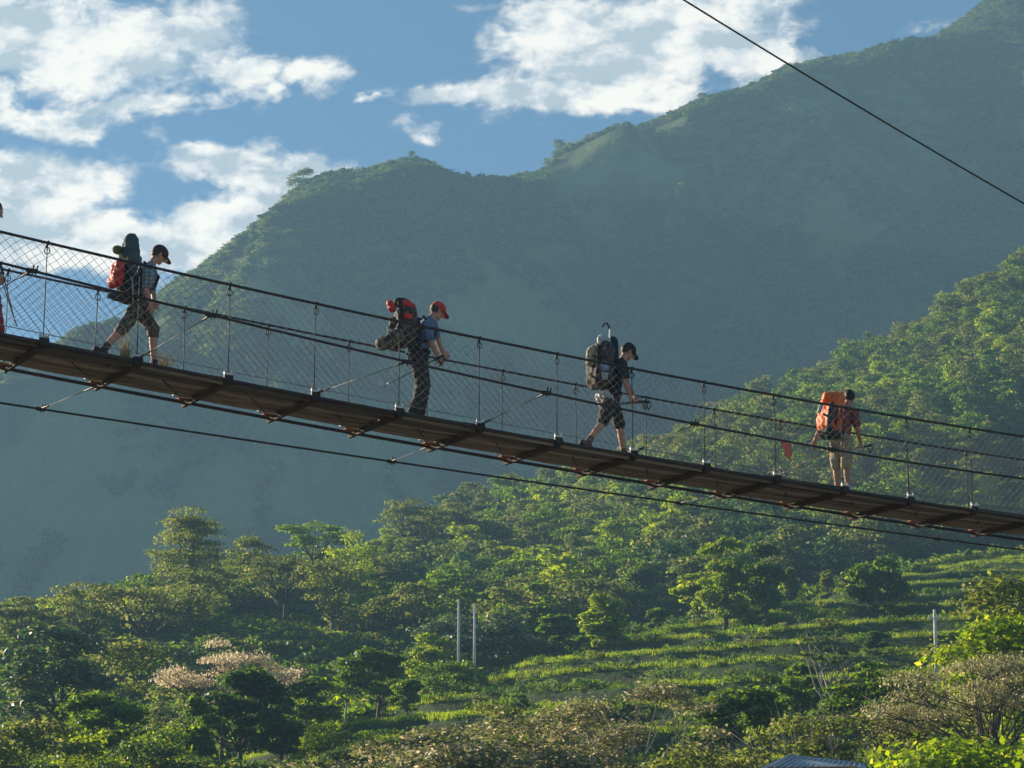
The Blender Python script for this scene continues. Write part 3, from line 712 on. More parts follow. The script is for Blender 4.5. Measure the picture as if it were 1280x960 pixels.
# trees of the mountain
MT = []
for s_, (k_, m_) in enumerate([('round', 'deep'), ('bush', 'olive'), ('umbrella', 'deep'), ('round', 'green')]):
    a, b = tree_meshes(k_, 600 + s_, 10.0, 160, .8, m_); MT.append(joined(a, b, 'mountain_woods'))
NM = 42000
px = rng.uniform(-130, 1420, NM); d = dS(px); Y = d - (rng.random(NM) ** 1.6) * (d - 940) + 6
z = mtn_z(px, Y); X = (px - CX) / F * (Y * CP + z * SP)
ok = (fbm(X, Y, 41, 4, 1 / 70.) + .5 * fbm(X, Y, 42, 3, 1 / 14.)) > -.01
gn_scatter('mountain_woods', np.stack([X, Y, z - 1.0], -1)[ok], MT, .30, .72, None, 1.5, seed=17)
# single trees that stand out on the mountain crest
for (px_, top_, wd, lb) in [(378, 208, 1.5, 'leaning tree clump sticking out of the ridge line left of the bright cloud gap'), (515, 190, 1.3, 'darkest tree clump on the first summit of the ridge'),
                            (700, 172, 1.1, 'lone tree on the dip of the ridge right of the first summit'), (543, 203, 1.0, 'low round tree just right of the first summit'),
                            (243, 338, 1.0, 'small round tree on the lower left end of the ridge line'), (880, 114, 1.3, 'low tree on the ridge where the sunlit crest begins'), (905, 112, 1.1, 'small tree on the sunlit crest of the high ridge')]:
    Yd = float(dS(px_)) + 2; zt = float(mtn_z(np.array([px_]), np.array([Yd]))[0]); Xt = (px_ - CX) / F * (Yd * CP + zt * SP)
    H = max(float(py2z(top_, Yd)) - zt, 6.0); tm, cm = FT[6 if px_ == 515 else 0]
    o = empty('ridge_tree', (Xt, Yd, zt - 1), px_ % 6); o.scale = (H / 10 * wd, H / 10 * wd, H / 10); tag(o, lb, 'tree'); link('trunk', tm, o); link('crown', cm, o)

# ================================================================ POLES, HUT
m_conc = mat_simple('concrete', (.62, .60, .56), (.42, .41, .38), 2, .85)
def pole(px, Y, top, label, arm=False, bot=None):
    X, z = spot(px, Y); H = float(py2z(top, Y)) - z
    o = empty('utility_pole', (X, Y, z)); tag(o, label, 'pole', 'concrete power poles')
    p = MB(); p.tube([(0, 0, -.4), (0, 0, H)], [.19, .11], 10); p.build('shaft', m_conc, o)
    if arm:
        a = MB(); a.box((0, 0, H - .7), [(1, 0, 0), (0, 1, 0), (0, 0, 1)], (.55, .05, .05)); a.build('crossarm', m_conc, o)
        for s in (-.45, .45): q = MB(); q.tube([(s, 0, H - .65), (s, 0, H - .45)], .05, 8); q.build('insulator', m_conc, o)
    else:
        a = MB(); a.tube([(0, 0, H), (0, 0, H + .25)], .05, 8); a.build('top_pin', m_conc, o)
pole(573, 250, 752, 'pale concrete pole on the bright terrace edge, left one of the close pair')
pole(593, 244, 757, 'pale concrete pole on the bright terrace edge, right and longer one of the close pair')
pole(1172, 190, 762, 'short pale pole with a small crossarm rising above the tan tree at right', True)

m_tin, t, out = newmat('tin_roof')
co = t.node('ShaderNodeTexCoord').outputs['Object']; n = t.noise(co, 1.5, 5)
bsdf(t, out, t.mix(t.rng(n, .4, .7), (.36, .42, .46, 1), (.22, .25, .26, 1)), .45, .5)
m_brick, t, out = newmat('red_brick')
co = t.node('ShaderNodeTexCoord').outputs['Object']; br = t.node('ShaderNodeTexBrick'); br.inputs['Scale'].default_value = 4
br.inputs['Color1'].default_value = (.28, .09, .05, 1); br.inputs['Color2'].default_value = (.2, .07, .045, 1); br.inputs['Mortar'].default_value = (.25, .22, .19, 1)
mp = t.node('ShaderNodeMapping'); mp.inputs['Rotation'].default_value = (R(90), 0, 0); t.l.new(co, mp.inputs[0]); t.l.new(mp.outputs[0], br.inputs['Vector']); bsdf(t, out, br.outputs[0], .9)
def hut():
    Y = 95; X0 = at(1015, 960, Y)[0]; zr = float(py2z(944, Y)); zg = ground_at(1015, Y) - .3
    o = empty('hut', (X0, Y, zg), R(-8)); tag(o, 'small brick hut with a blue-grey tin roof at the bottom edge', 'hut')
    h = zr - zg; wv = 1.75; dp = 1.6; eave = h - .55
    wl = MB(); wl.add([(-wv, -dp, 0), (wv, -dp, 0), (wv, dp, 0), (-wv, dp, 0), (-wv, -dp, eave), (wv, -dp, eave), (wv, dp, eave), (-wv, dp, eave), (-.9, 0, h - .06), (wv * .98, 0, h - .42)],
           [(0, 1, 5, 4), (1, 2, 6, 5), (2, 3, 7, 6), (3, 0, 4, 7), (4, 5, 9, 8), (6, 7, 8, 9), (7, 4, 8), (5, 6, 9)]); wl.build('wall', m_brick, o, False)
    rf = MB(); a, b = wv + .3, dp + .35
    def slab(P, th=.03):
        P = [np.array(p, float) for p in P]; n_ = np.cross(P[1] - P[0], P[2] - P[0]); n_ /= np.linalg.norm(n_)
        V = P + [p - n_ * th for p in P]; k = len(P); rf.add(V, [tuple(range(k)), tuple(range(2 * k - 1, k - 1, -1))] + [(i, i + k, (i + 1) % k + k, (i + 1) % k) for i in range(k)])
    P0 = np.array([-a, -b, eave - .12]); P1 = np.array([a + .05, -b, eave - .22]); P2 = np.array([a, 0, h - .36]); P3 = np.array([-.95, 0, h]); P4 = np.array([-a, b, eave - .12]); P5 = np.array([a + .05, b, eave - .22])
    slab([P0, P1, P2, P3]); slab([P5, P4, P3, P2]); slab([P4, P0, P3])
    # corrugation ribs
    for k in range(1, 16):
        s = k / 16; e = P0 * (1 - s) + P1 * s; r_ = P3 * (1 - s) + P2 * s; rf.tube([e + (0, 0, .02), r_ + (0, 0, .02)], .02, 5)
    rf.tube([P3, P2], .045, 8); rf.build('roof', m_tin, o, False)
hut()

# ================================================================ BRIDGE
A0 = ray(54, 423) * 29.2; B0 = ray(1216, 635) * 29.2 * 1.237
DV = (B0 - A0); DV[2] = 0; LEN = np.linalg.norm(DV); DV /= LEN; NV = np.array([-DV[1], DV[0], 0.0]); UP = np.array([0, 0, 1.0])
WID = 1.5; SPC = LEN / 12
def onp(px, py, off=0.0):
    r = ray(px, py); tt = ((A0 + NV * off) @ NV) / (r @ NV); P = r * tt; return (P - A0) @ DV, P[2], P
def fit(pl, off, deg=2):
    q = [onp(x, y, off) for x, y in pl]; return np.polyfit([a[0] for a in q], [a[1] for a in q], deg)
ZD = fit([(51, 423), (172, 450), (285, 472), (398, 493), (502, 513), (604, 532.5), (705, 550), (797, 568), (887, 581), (971, 597), (1060, 609), (1136, 623), (1216, 635)], 0)
ZR = fit([(0, 289), (56, 302.5), (193, 334), (292, 358), (403, 382), (483, 398), (604, 424), (705, 446), (800, 461.5), (889, 479), (960, 491), (1122, 520), (1204, 535), (1280, 546)], 0)
ZF = fit([(0, 334), (116, 361), (226, 386), (337, 407), (560, 449.7), (636, 466), (705, 477.5), (806, 495), (960, 523.5), (1076, 544), (1280, 575)], WID)
ZW = fit([(0, 459.6), (118, 484), (236, 503), (343, 522), (443, 539.5), (545, 560.6), (642, 578), (735, 592), (831, 608), (910, 619), (996, 634), (1076, 647), (1155, 657), (1280, 674)], WID)
zd = lambda s: float(np.polyval(ZD, s)); zr = lambda s: float(np.polyval(ZR, s)); zf = lambda s: float(np.polyval(ZF, s)); zw = lambda s: float(np.polyval(ZW, s))
def BP(s, n, z): p = A0 + DV * s + NV * n; return np.array([p[0], p[1], z])
S0, S1 = -4.2, LEN + 4.5
ss = np.linspace(S0, S1, 60)

def mat_steel(name, c, rough=.5, rust=.35):
    m, t, out = newmat(name)
    co = t.node('ShaderNodeTexCoord').outputs['Object']; n = t.noise(co, 22, 5, .7); n0 = t.noise(co, 2.5, 3)
    cc_ = t.mix(t.rng(t.math('ADD', t.math('MULTIPLY', n, .6), t.math('MULTIPLY', n0, .4)), .46, .62, 0, rust * 2), (*c, 1), (.10, .045, .02, 1))
    bsdf(t, out, cc_, rough, .4, n, .002); return m
m_cable = mat_steel('steel_cable', (.03, .03, .032), .55)
m_wire = mat_steel('galvanised_wire', (.20, .20, .20), .45, .12)
m_dark = mat_steel('dark_steel', (.03, .026, .024), .6, .12)
m_rust = mat_simple('rusty_steel', (.50, .20, .09), (.30, .11, .06), 14, .8, 0.1)
m_beam = mat_simple('rusted_beam', (.045, .028, .022), (.025, .018, .015), 9, .85)
m_galv = mat_simple('galvanised_steel', (.50, .48, .45), (.34, .32, .30), 14, .5, .3)
m_plank, t, out = newmat('weathered_plank')
co = t.node('ShaderNodeTexCoord').outputs['Object']
mp = t.node('ShaderNodeMapping'); mp.inputs['Rotation'].default_value = (0, 0, -math.atan2(DV[1], DV[0])); t.l.new(co, mp.inputs[0])
mp2 = t.node('ShaderNodeMapping'); mp2.inputs['Scale'].default_value = (1.2, 26, 26); t.l.new(mp.outputs[0], mp2.inputs[0])
n = t.noise(mp2.outputs[0], 1.0, 6, .65); gi = t.node('ShaderNodeNewGeometry').outputs['Random Per Island']; n_b = t.noise(co, 2.0, 4)
c = t.mix(t.rng(n, .3, .7), (.035, .027, .021, 1), (.23, .175, .125, 1)); c = t.mix(t.rng(gi, 0.45, .75, 0, .8), c, (.035, .028, .022, 1)); c = t.mix(t.rng(gi, 0.3, .1, 0, .6), c, (.28, .22, .17, 1)); c = t.mix(t.rng(n_b, .55, .75, 0, .5), c, (.06, .045, .035, 1))
bsdf(t, out, c, .85, 0, n, .006, .8)

bridge = empty('suspension_bridge', BP(0, 0, zd(0)))
tag(bridge, 'long narrow footbridge on steel cables with planked deck and wire netting sides', 'footbridge')
BR0 = Matrix.Translation(-bridge.location)
def bpart(mb, name, mat, parent=bridge, smooth=True):
    o = mb.build(name, mat, None, smooth); off = np.array(bridge.location)
    co_ = np.zeros(len(o.data.vertices) * 3, np.float32); o.data.vertices.foreach_get('co', co_); co_ = (co_.reshape(-1, 3) - off).astype(np.float32); o.data.vertices.foreach_set('co', co_.reshape(-1)); o.data.update()
    o.parent = parent; return o
def sag(s, base):   # the rails hang a little between the hangers
    return base
for (fn, n_, r_, nm) in [(zr, 0.0, .019, 'handrail_cable'), (zf, WID, .016, 'handrail_cable'), (zw, WID, .024, 'walkway_cable'), (lambda s: zd(s) - .045, -.015, .022, 'walkway_cable')]:
    m_ = MB(); m_.tube([BP(s, n_, fn(s)) for s in ss], r_, 8); bpart(m_, nm, m_cable)
# thin selvedge wires of the netting
NEAR_B = .055; FAR_B = .055
for (n_, lab) in ((0.0, 0), (WID, 1)):
    m_ = MB(); zt = zr if lab == 0 else zf
    m_.tube([BP(s, n_, zd(s) + .075 if lab == 0 else zd(s) + .06) for s in ss], .006, 5); bpart(m_, 'netting_wire', m_wire)
    # netting: two families of wires zigzag between the bottom wire and the rail
    W_ = []
    step = .088
    for fam in (1, -1):
        s = S0 - 1.3
        while s < S1 + 1.3:
            # wire leaves bottom at s and climbs at 45 degrees
            P = []
            for k in range(13):
                hfrac = k / 12; sq = s + fam * hfrac * 1.2
                if S0 < sq < S1:
                    zb = zd(sq) + .07; ztp = zt(sq) - .01
                    wob = .012 * math.sin(sq * 7.1 + k * 1.3 + lab) + .01 * math.sin(sq * 2.3 + k * .7)
                    P.append(BP(sq + wob, n_ + .008 * fam + .015 * math.sin(sq * 1.9 + hfrac * 4), zb + (ztp - zb) * hfrac))
            if len(P) > 2: m2 = P; W_.append(P)
            s += step * (1.4142)
    m_ = MB()
    for P in W_: m_.tube(P, .0031, 3, False)
    bpart(m_, 'netting', m_wire)
# hangers with hook, clamp
for k in range(-3, 16):
    s = k * SPC
    for (n_, zt, side) in ((0.0, zr, 0), (WID, zf, 1)):
        top = zt(s); bot = zd(s) - .02 if side == 0 else zw(s)
        h = MB(); jit = .01 * math.sin(k * 3.7 + side)
        h.tube([BP(s, n_, top - .02), BP(s + jit, n_, (top + bot) / 2), BP(s + jit * .5, n_, bot)], .0065, 6)
        ho_ = bpart(h, 'hanger', m_dark)
        q = MB(); c0 = BP(s, n_, top - .10)
        q.tube([c0 + DV * .035 * math.cos(a) + UP * .045 * math.sin(a) for a in np.linspace(0, 2 * math.pi, 13)], .007, 5)
        q.cap(BP(s - .012, n_, top - .055), .016, BP(s + .012, n_, top + .012), .019, 8)
        bpart(q, 'hook', m_dark, ho_)
    # crossbeam under the planks
    zc = zd(s) - .085
    b = MB(); b.box(BP(s + .0, WID * .5 - .04, zc), [DV, NV, UP], (.022, WID * .5 - .01, .034)); b.box(BP(s + .045, WID * .5 - .1, zc + .015), [DV, NV, UP], (.02, WID * .5 - .05, .012))
    cb = bpart(b, 'crossbeam', m_beam, smooth=False)
    c_ = MB()   # clamp block at the near end
    c_.box(BP(s, -.02, zd(s) - .03), [DV, NV, UP], (.05, .028, .05)); c_.tube([BP(s - .05, -.03, zd(s) + .05), BP(s - .055, -.05, zd(s) - .03), BP(s, -.055, zd(s) - .10), BP(s + .055, -.05, zd(s) - .03), BP(s + .05, -.03, zd(s) + .05)], .011, 6)
    bpart(c_, 'clamp', m_dark, cb, False)
    g = MB(); g.cap(BP(s - .05, -.035, zd(s) + .035), .016, BP(s - .05, -.035, zd(s) + .07), .014, 8); g.cap(BP(s + .05, -.035, zd(s) + .035), .014, BP(s + .05, -.035, zd(s) + .065), .014, 8); g.box(BP(s - .01, -.055, zd(s) + .03), [DV, NV, UP], (.06, .006, .014))
    bpart(g, 'bolt_pair', m_galv, cb, False)
    # rusty bracket plates at the far end, down to the walkway cable
    r_ = MB(); zq = zw(s); pt = [(-.12, .07), (.12, .05), (.035, -.012), (-.035, -.012)]
    V = [BP(s + a, WID - .07, zq + bz) for a, bz in pt] + [BP(s + a, WID - .06, zq + bz) for a, bz in pt]
    r_.add(V, [(0, 1, 2, 3), (7, 6, 5, 4), (0, 4, 5, 1), (1, 5, 6, 2), (2, 6, 7, 3), (3, 7, 4, 0)])
    r_.box(BP(s - .02, WID - .14, zq + .012), [DV, NV, UP], (.09, .045, .006)); bpart(r_, 'bracket', m_rust, cb, False)
    g = MB(); g.box(BP(s - .12, WID - .10, zq + .045), [DV * .94 + UP * -.34, NV, UP * .94 + DV * .34], (.05, .02, .012)); bpart(g, 'bracket_pin', m_galv, cb, False)
    # wind bracing rods under the deck
    d_ = MB(); d_.tube([BP(s - SPC * .55, .5, zd(s - SPC * .55) - .07), BP(s - .02, WID - .08, zw(s) + .0)], .008, 5); d_.tube([BP(s + .02, WID - .06, zw(s)), BP(s + SPC * .95, WID - .25, zd(s + SPC) - .09)], .006, 5)
    bpart(d_, 'brace_rod', m_dark, cb)
# planks: each bay carries seven boards running lengthwise, their ends lapped on the crossbeams
pr = random.Random(3)
for k in range(-3, 15):
    m_ = MB()
    nb = 7; wd = (WID - .30) / nb
    for j in range(nb):
        s0 = k * SPC + pr.uniform(-.05, .02) + (.04 if j % 2 else 0); s1 = (k + 1) * SPC + pr.uniform(.0, .08)
        n0 = .0 + j * wd + .012 + (pr.uniform(-.012, .006) if j == 0 else 0); n1 = .0 + (j + 1) * wd - .012; th = .034; hh_ = pr.uniform(-.018, .014); lift0 = .004 + hh_; lift1 = .030 + hh_ + pr.uniform(-.012, .012)
        P = []; sg = pr.uniform(.0, .022)
        for q in range(6):
            f_ = q / 5; s = s0 + (s1 - s0) * f_; z = zd(s) - .045 + lift0 * (1 - f_) + lift1 * f_ * .6 - sg * math.sin(math.pi * f_)
            P.append([BP(s, n0, z), BP(s, n1, z), BP(s, n1, z + th), BP(s, n0, z + th)])
        V = [p for c in P for p in c]; Fc = [(3, 2, 1, 0), tuple(20 + i for i in range(4))]
        for q in range(5):
            for i in range(4): Fc.append((q * 4 + i, q * 4 + (i + 1) % 4, q * 4 + 4 + (i + 1) % 4, q * 4 + 4 + i))
        m_.add(V, Fc)
    bpart(m_, 'deck_boards', m_plank, smooth=False)
# near edge board under the near planks
m_ = MB()
for k in range(-3, 15):
    s0 = k * SPC + .06; s1 = (k + 1) * SPC - .05
    m_.box(BP((s0 + s1) / 2, .03, zd((s0 + s1) / 2) - .075), [DV + UP * (zd(s1) - zd(s0)) / (s1 - s0), NV, UP], ((s1 - s0) / 2, .02, .022))
bpart(m_, 'edge_rail', m_plank, smooth=False)

# wind guy cables, one on each side, tied to the deck
def polyw(pl, off, deg=3):
    q = [onp(x, y, off) for x, y in pl]; S = np.array([a[0] for a in q]); cf = np.polyfit(S, [a[1] for a in q], deg); return cf, S.min(), S.max()
NG, FG = -1.9, WID + 1.6
cf1, a1, b1 = polyw([(0, 326.7), (110, 357), (200, 379), (300, 404), (337, 411), (509, 451), (640, 481.5), (720, 498), (800, 516), (960, 548.5), (1087, 570), (1280, 598)], NG)
cf2, a2, b2 = polyw([(0, 503.4), (51, 511), (180, 531.4), (300, 549), (488, 576), (640, 598.8), (850, 629), (960, 644.4), (1171, 673), (1280, 687.7)], FG)
def guy(cf, a, b, n_, label, r_, ties, farside):
    o = empty('wind_guy_cable', BP(0, n_, float(np.polyval(cf, 0)))); tag(o, label, 'cable')
    off = np.array(o.location)
    def bp2(mb, nm, mat, par=o):
        q = mb.build(nm, mat, None); c2 = np.zeros(len(q.data.vertices) * 3, np.float32); q.data.vertices.foreach_get('co', c2); q.data.vertices.foreach_set('co', (c2.reshape(-1, 3) - off).astype(np.float32).reshape(-1)); q.data.update(); q.parent = par; return q
    sA, sB = a - 1.5, b + 1.5
    def zc(s):
        s_ = min(max(s, a), b); z = float(np.polyval(cf, s_)); dz = float(np.polyval(np.polyder(cf), s_)); return z + dz * (s - s_)
    c = MB(); c.tube([BP(s, n_, zc(s)) for s in np.linspace(sA, sB, 60)], r_, 8); bp2(c, 'cable', m_cable)
    for (kx, gx_, gy_) in ties:
        sg_, zg_, Pg = onp(gx_, gy_, n_); s = kx * SPC
        E = BP(s, WID - .02 if farside else -.04, (zw(s) - .02) if farside else zd(s) + .0)
        Gp = BP(sg_, n_, zc(sg_)); d = E - Gp; L_ = np.linalg.norm(d); d /= L_
        tw = MB(); tw.tube([Gp, E], .0045, 5); tt_ = bp2(tw, 'tie', m_dark)
        fm = MB(); fm.cap(E - d * .05, .014, E - d * .30, .011, 8); fm.cap(Gp - DV * .05, .028, Gp + DV * .05, .028, 8)
        fm.cap(Gp + d * .02, .018, Gp + d * .24, .012, 8); fm.tube([Gp + np.array([0, 0, -.05]), Gp + np.array([0.02, 0, .07])], .01, 5); fm.tube([Gp + DV * .04 + np.array([0, 0, -.04]), Gp + DV * .07 + np.array([0, 0, .07])], .009, 5)
        bp2(fm, 'turnbuckle', m_dark, tt_)
guy(cf1, a1, b1, NG, 'dark cable crossing in front of the walkers at waist height, tied to the deck edge', .0165, [(1, 264, 399), (3, 509, 451), (5, 683, 491), (7, 868, 530), (9, 1040, 564), (-1, 40, 338)], False)
guy(cf2, a2, b2, FG, 'dark cable hanging lowest below the deck, tied to the rusty brackets', .0155, [(1, 51, 511), (5, 489, 576.2), (9, 850, 629), (12, 1171, 673)], True)

# cable high on the right
oc = MB(); pl = [(855, 0), (985, 80), (1120, 161), (1280, 254.5)]
q = [onp(x, y, 9.0) for x, y in pl]; cfo = np.polyfit([a[0] for a in q], [a[1] for a in q], 2); so = [a[0] for a in q]
c0 = BP(so[0], 9, q[0][1]); oc.tube([BP(s, 9.0, float(np.polyval(cfo, s))) - c0 for s in np.linspace(so[0] - 5, so[-1] + 5, 40)], .019, 8)
o = oc.build('overhead_cable', m_cable); o.location = c0; tag(o, 'single dark cable running down across the upper right sky and mountain', 'cable')

# pennant and litter
m_penn = mat_simple('faded_red_cloth', (.62, .16, .11), (.45, .10, .07), 30, .9)
def pennant():
    P = [onp(x, y, NG - .0)[2] for x, y in ((976, 551), (990, 555), (989, 567), (987, 576), (984, 571), (980, 562))]
    base = P[0]; o = MB(); V = []; n = NV
    for i, p in enumerate(P): V.append(p - base + n * .02 * math.sin(i * 2))
    V2 = [v_ + n * .004 for v_ in V]; k = len(V); o.add(V + V2, [tuple(range(k)), tuple(range(2 * k - 1, k - 1, -1))] + [(i, i + k, (i + 1) % k + k, (i + 1) % k) for i in range(k)])
    q = o.build('pennant', m_penn, smooth=False); q.location = base; tag(q, 'small faded red cloth pennant hanging from the cable beside the orange backpack', 'pennant')
pennant()
m_straw = mat_simple('dry_straw', (.50, .36, .16), (.34, .25, .12), 30, .9)
m_paper = mat_simple('white_scrap', (.75, .74, .70), (.6, .58, .5), 30, .8)
def straw(px, py0, wpx, hpx, n, seed, label):
    rg = random.Random(seed); s, z, P = onp(px, py0, .03); o = MB()
    for i in range(n):
        a = rg.gauss(0, wpx / 300.); h = abs(rg.gauss(hpx, hpx * .35)) / 100.; l = rg.gauss(0, .05)
        z0 = zd(s + a) - .01; b = BP(s + a, .04 + rg.random() * .1, z0) - P
        o.tube([b, b + DV * l * .4 + UP * h * .6, b + DV * l * 1.3 + UP * h], [.004, .0035, .001], 4)
    q = o.build('straw_tuft', m_straw); q.location = P; tag(q, label, 'straw', None)
straw(158, 440, 13, 22, 45, 1, 'tuft of dry golden grass caught in the netting under the first full walker')
straw(208, 452, 12, 16, 35, 2, 'tuft of dry golden grass by the front boot of the first full walker')
def scrap(px, py, label):
    s, z, P = onp(px, py, WID - .02); o = MB(); o.add([(-.03, 0, -.03), (.035, 0, -.05), (.05, .01, .02), (.0, .02, .045), (-.04, .01, .02), (-.03, .006, -.03), (.035, .006, -.05), (.05, .016, .02), (.0, .026, .045), (-.04, .016, .02)], [(0, 1, 2, 3, 4), (9, 8, 7, 6, 5), (0, 5, 6, 1), (1, 6, 7, 2), (2, 7, 8, 3), (3, 8, 9, 4), (4, 9, 5, 0)])
    q = o.build('paper_scrap', m_paper, smooth=False); q.location = P; tag(q, label, 'scrap')
scrap(474, 478, 'white scrap stuck in the netting below the camouflage roll')

# ================================================================ PEOPLE
m_skin = mat_simple('skin', (.50, .27, .18), (.40, .20, .13), 20, .55, bdist=.001)
m_skin2 = mat_simple('skin_tan', (.38, .20, .13), (.30, .15, .10), 20, .55, bdist=.001)
m_black = mat_simple('black_cloth', (.022, .022, .025), (.035, .033, .035), 30, .85)
m_dark2 = mat_simple('charcoal_cloth', (.045, .05, .055), (.03, .03, .035), 20, .85)
m_red = mat_simple('red_nylon', (.58, .055, .035), (.42, .035, .025), 14, .6)
m_orange = mat_simple('orange_nylon', (.75, .17, .03), (.58, .10, .025), 14, .6)
m_khaki = mat_simple('khaki_cloth', (.34, .28, .18), (.26, .21, .13), 14, .85)
m_blue = mat_simple('blue_grey_cloth', (.13, .18, .26), (.09, .13, .20), 14, .85)
m_green = mat_simple('grey_green_mat', (.075, .10, .10), (.05, .07, .07), 6, .8)
m_oliv = mat_simple('olive_cloth', (.12, .14, .06), (.08, .09, .04), 14, .85)
m_lgrey = mat_simple('light_grey_nylon', (.42, .42, .40), (.28, .28, .27), 14, .6)
m_maroon = mat_simple('maroon_cloth', (.35, .05, .06), (.25, .03, .05), 14, .85)
m_boot = mat_simple('dark_boot', (.05, .045, .04), (.03, .03, .03), 20, .7)
m_boot2 = mat_simple('brown_boot', (.16, .09, .06), (.09, .05, .04), 20, .7)
m_hair = mat_simple('black_hair', (.012, .010, .010), (.02, .016, .014), 60, .6)
m_brownhair = mat_simple('brown_hair', (.06, .04, .025), (.04, .025, .018), 60, .6)
m_white = mat_simple('white_paint', (.75, .75, .73), (.6, .6, .58), 20, .5)
m_bluep = mat_simple('blue_patch', (.16, .22, .42), (.3, .34, .45), 30, .7)
m_eye = mat_simple('eye_white', (.7, .68, .65), (.6, .58, .55), 20, .3)
m_pole = mat_simple('black_pole', (.03, .03, .033), (.05, .05, .05), 20, .4, .3)
def mat_camo(name, cols, scale):
    m, t, out = newmat(name); co = t.node('ShaderNodeTexCoord').outputs['Object']; n = t.noise(co, scale, 3, .6, .6)
    k = len(cols); rp = t.ramp(n, [(0.3 + .4 * i / (k - 1), c) for i, c in enumerate(cols)]); [setattr(x, 'color_ramp', x.color_ramp) if False else None for x in ()]
    for nd in t.n:
        if nd.type == 'VALTORGB': nd.color_ramp.interpolation = 'CONSTANT'
    bsdf(t, out, rp, .85, 0, n, .003); return m
m_camo = mat_camo('camouflage_cloth', [(.03, .030, .024), (.04, .034, .028), (.16, .13, .085), (.03, .03, .026), (.07, .06, .045)], 14)
m_camo2 = mat_camo('dark_camouflage', [(.02, .02, .018), (.04, .032, .025), (.025, .023, .02), (.07, .055, .04)], 16)
m_packcamo = mat_camo('patterned_pack', [(.02, .02, .022), (.09, .07, .055), (.025, .023, .023), (.20, .17, .13), (.03, .025, .025)], 18)
def mat_plaid(name, c1, c2, sc):
    m, t, out = newmat(name); co = t.node('ShaderNodeTexCoord').outputs['Object']; s = t.node('ShaderNodeSeparateXYZ'); t.l.new(co, s.inputs[0])
    a = t.math('GREATER_THAN', t.math('SINE', t.math('MULTIPLY', s.outputs[2], sc)), 0.2); b = t.math('GREATER_THAN', t.math('SINE', t.math('MULTIPLY', s.outputs[0], sc)), 0.2)
    f = t.math('MULTIPLY', t.math('ADD', a, b), .5); bsdf(t, out, t.mix(f, (*c1, 1), (*c2, 1)), .85); return m
m_plaid = mat_plaid('plaid_shirt', (.30, .31, .30), (.06, .075, .09), 120)

def jn(px, py, s): return onp(px, py, s)[2]
def lerp(a, b, k): return a * (1 - k) + b * k
def unit(v): return v / (np.linalg.norm(v) + 1e-9)
class Person:
    """joints are world points; everything is stored relative to the root"""
    def __init__(P, label, J, opt):
        P.J = J; P.o = opt
        fx = opt['foot']; P.rt = BP(*fx)
        P.root = empty('person', P.rt); tag(P.root, label, 'person', 'hikers crossing the bridge')
    def put(P, mb, name, mat, vox=None, sm=3, parent=None, disp=None):
        o = mb.build(name, mat, None); c = np.zeros(len(o.data.vertices) * 3, np.float32); o.data.vertices.foreach_get('co', c)
        o.data.vertices.foreach_set('co', (c.reshape(-1, 3) - P.rt).astype(np.float32).reshape(-1)); o.data.update()
        if vox: remesh(o, vox, sm, disp)
        o.parent = parent or P.root; return o

def foot_pts(ank, fwd, ground_z, lift=0.0, pitch=0.0):
    """heel, ball, toe for a flat or pushed-off foot"""
    f = unit(fwd); a = math.radians(pitch)
    dn = f * math.cos(a) - UP * math.sin(a); back = UP * math.cos(a) + f * math.sin(a)
    heel = ank - dn * .06 - back * .07; toe = ank + dn * .17 - back * .075; return heel, toe
def hand_mesh(mb, wrist, d, palmn, curl=.9, size=1.0, thumb=1):
    """palm with four unequal curled fingers and a thumb from the side of the palm"""
    d = unit(d); n = unit(palmn - d * (palmn @ d)); s = np.cross(d, n)
    pl = .085 * size; 
    mb.cap(wrist, .026 * size, wrist + d * pl * .5, .030 * size, 10)
    for k, (off, L) in enumerate(((-.030, .068), (-.010, .078), (.011, .073), (.031, .058))):
        b = wrist + d * pl * .35 + s * off * .7 * size; k0 = wrist + d * pl + s * off * size
        mb.cap(b, .012 * size, k0, .0105 * size, 8)
        p = k0; dd = d
        for j in range(3):
            a = curl * (j + .6) * .62; dj = d * math.cos(a) + n * math.sin(a); q = p + dj * L * size * (.45, .32, .23)[j]; mb.cap(p, (.0098 - .0008 * j) * size, q, (.0090 - .0008 * j) * size, 8); p = q
    tb = wrist + d * .02 * size + s * -.024 * size * thumb; t1 = tb + (d * .55 - s * .55 * thumb + n * .45) * .045 * size; t2 = t1 + (d * .75 + n * .6) * .035 * size
    mb.cap(tb, .0135 * size, t1, .0115 * size, 8); mb.cap(t1, .011 * size, t2, .0095 * size, 8)

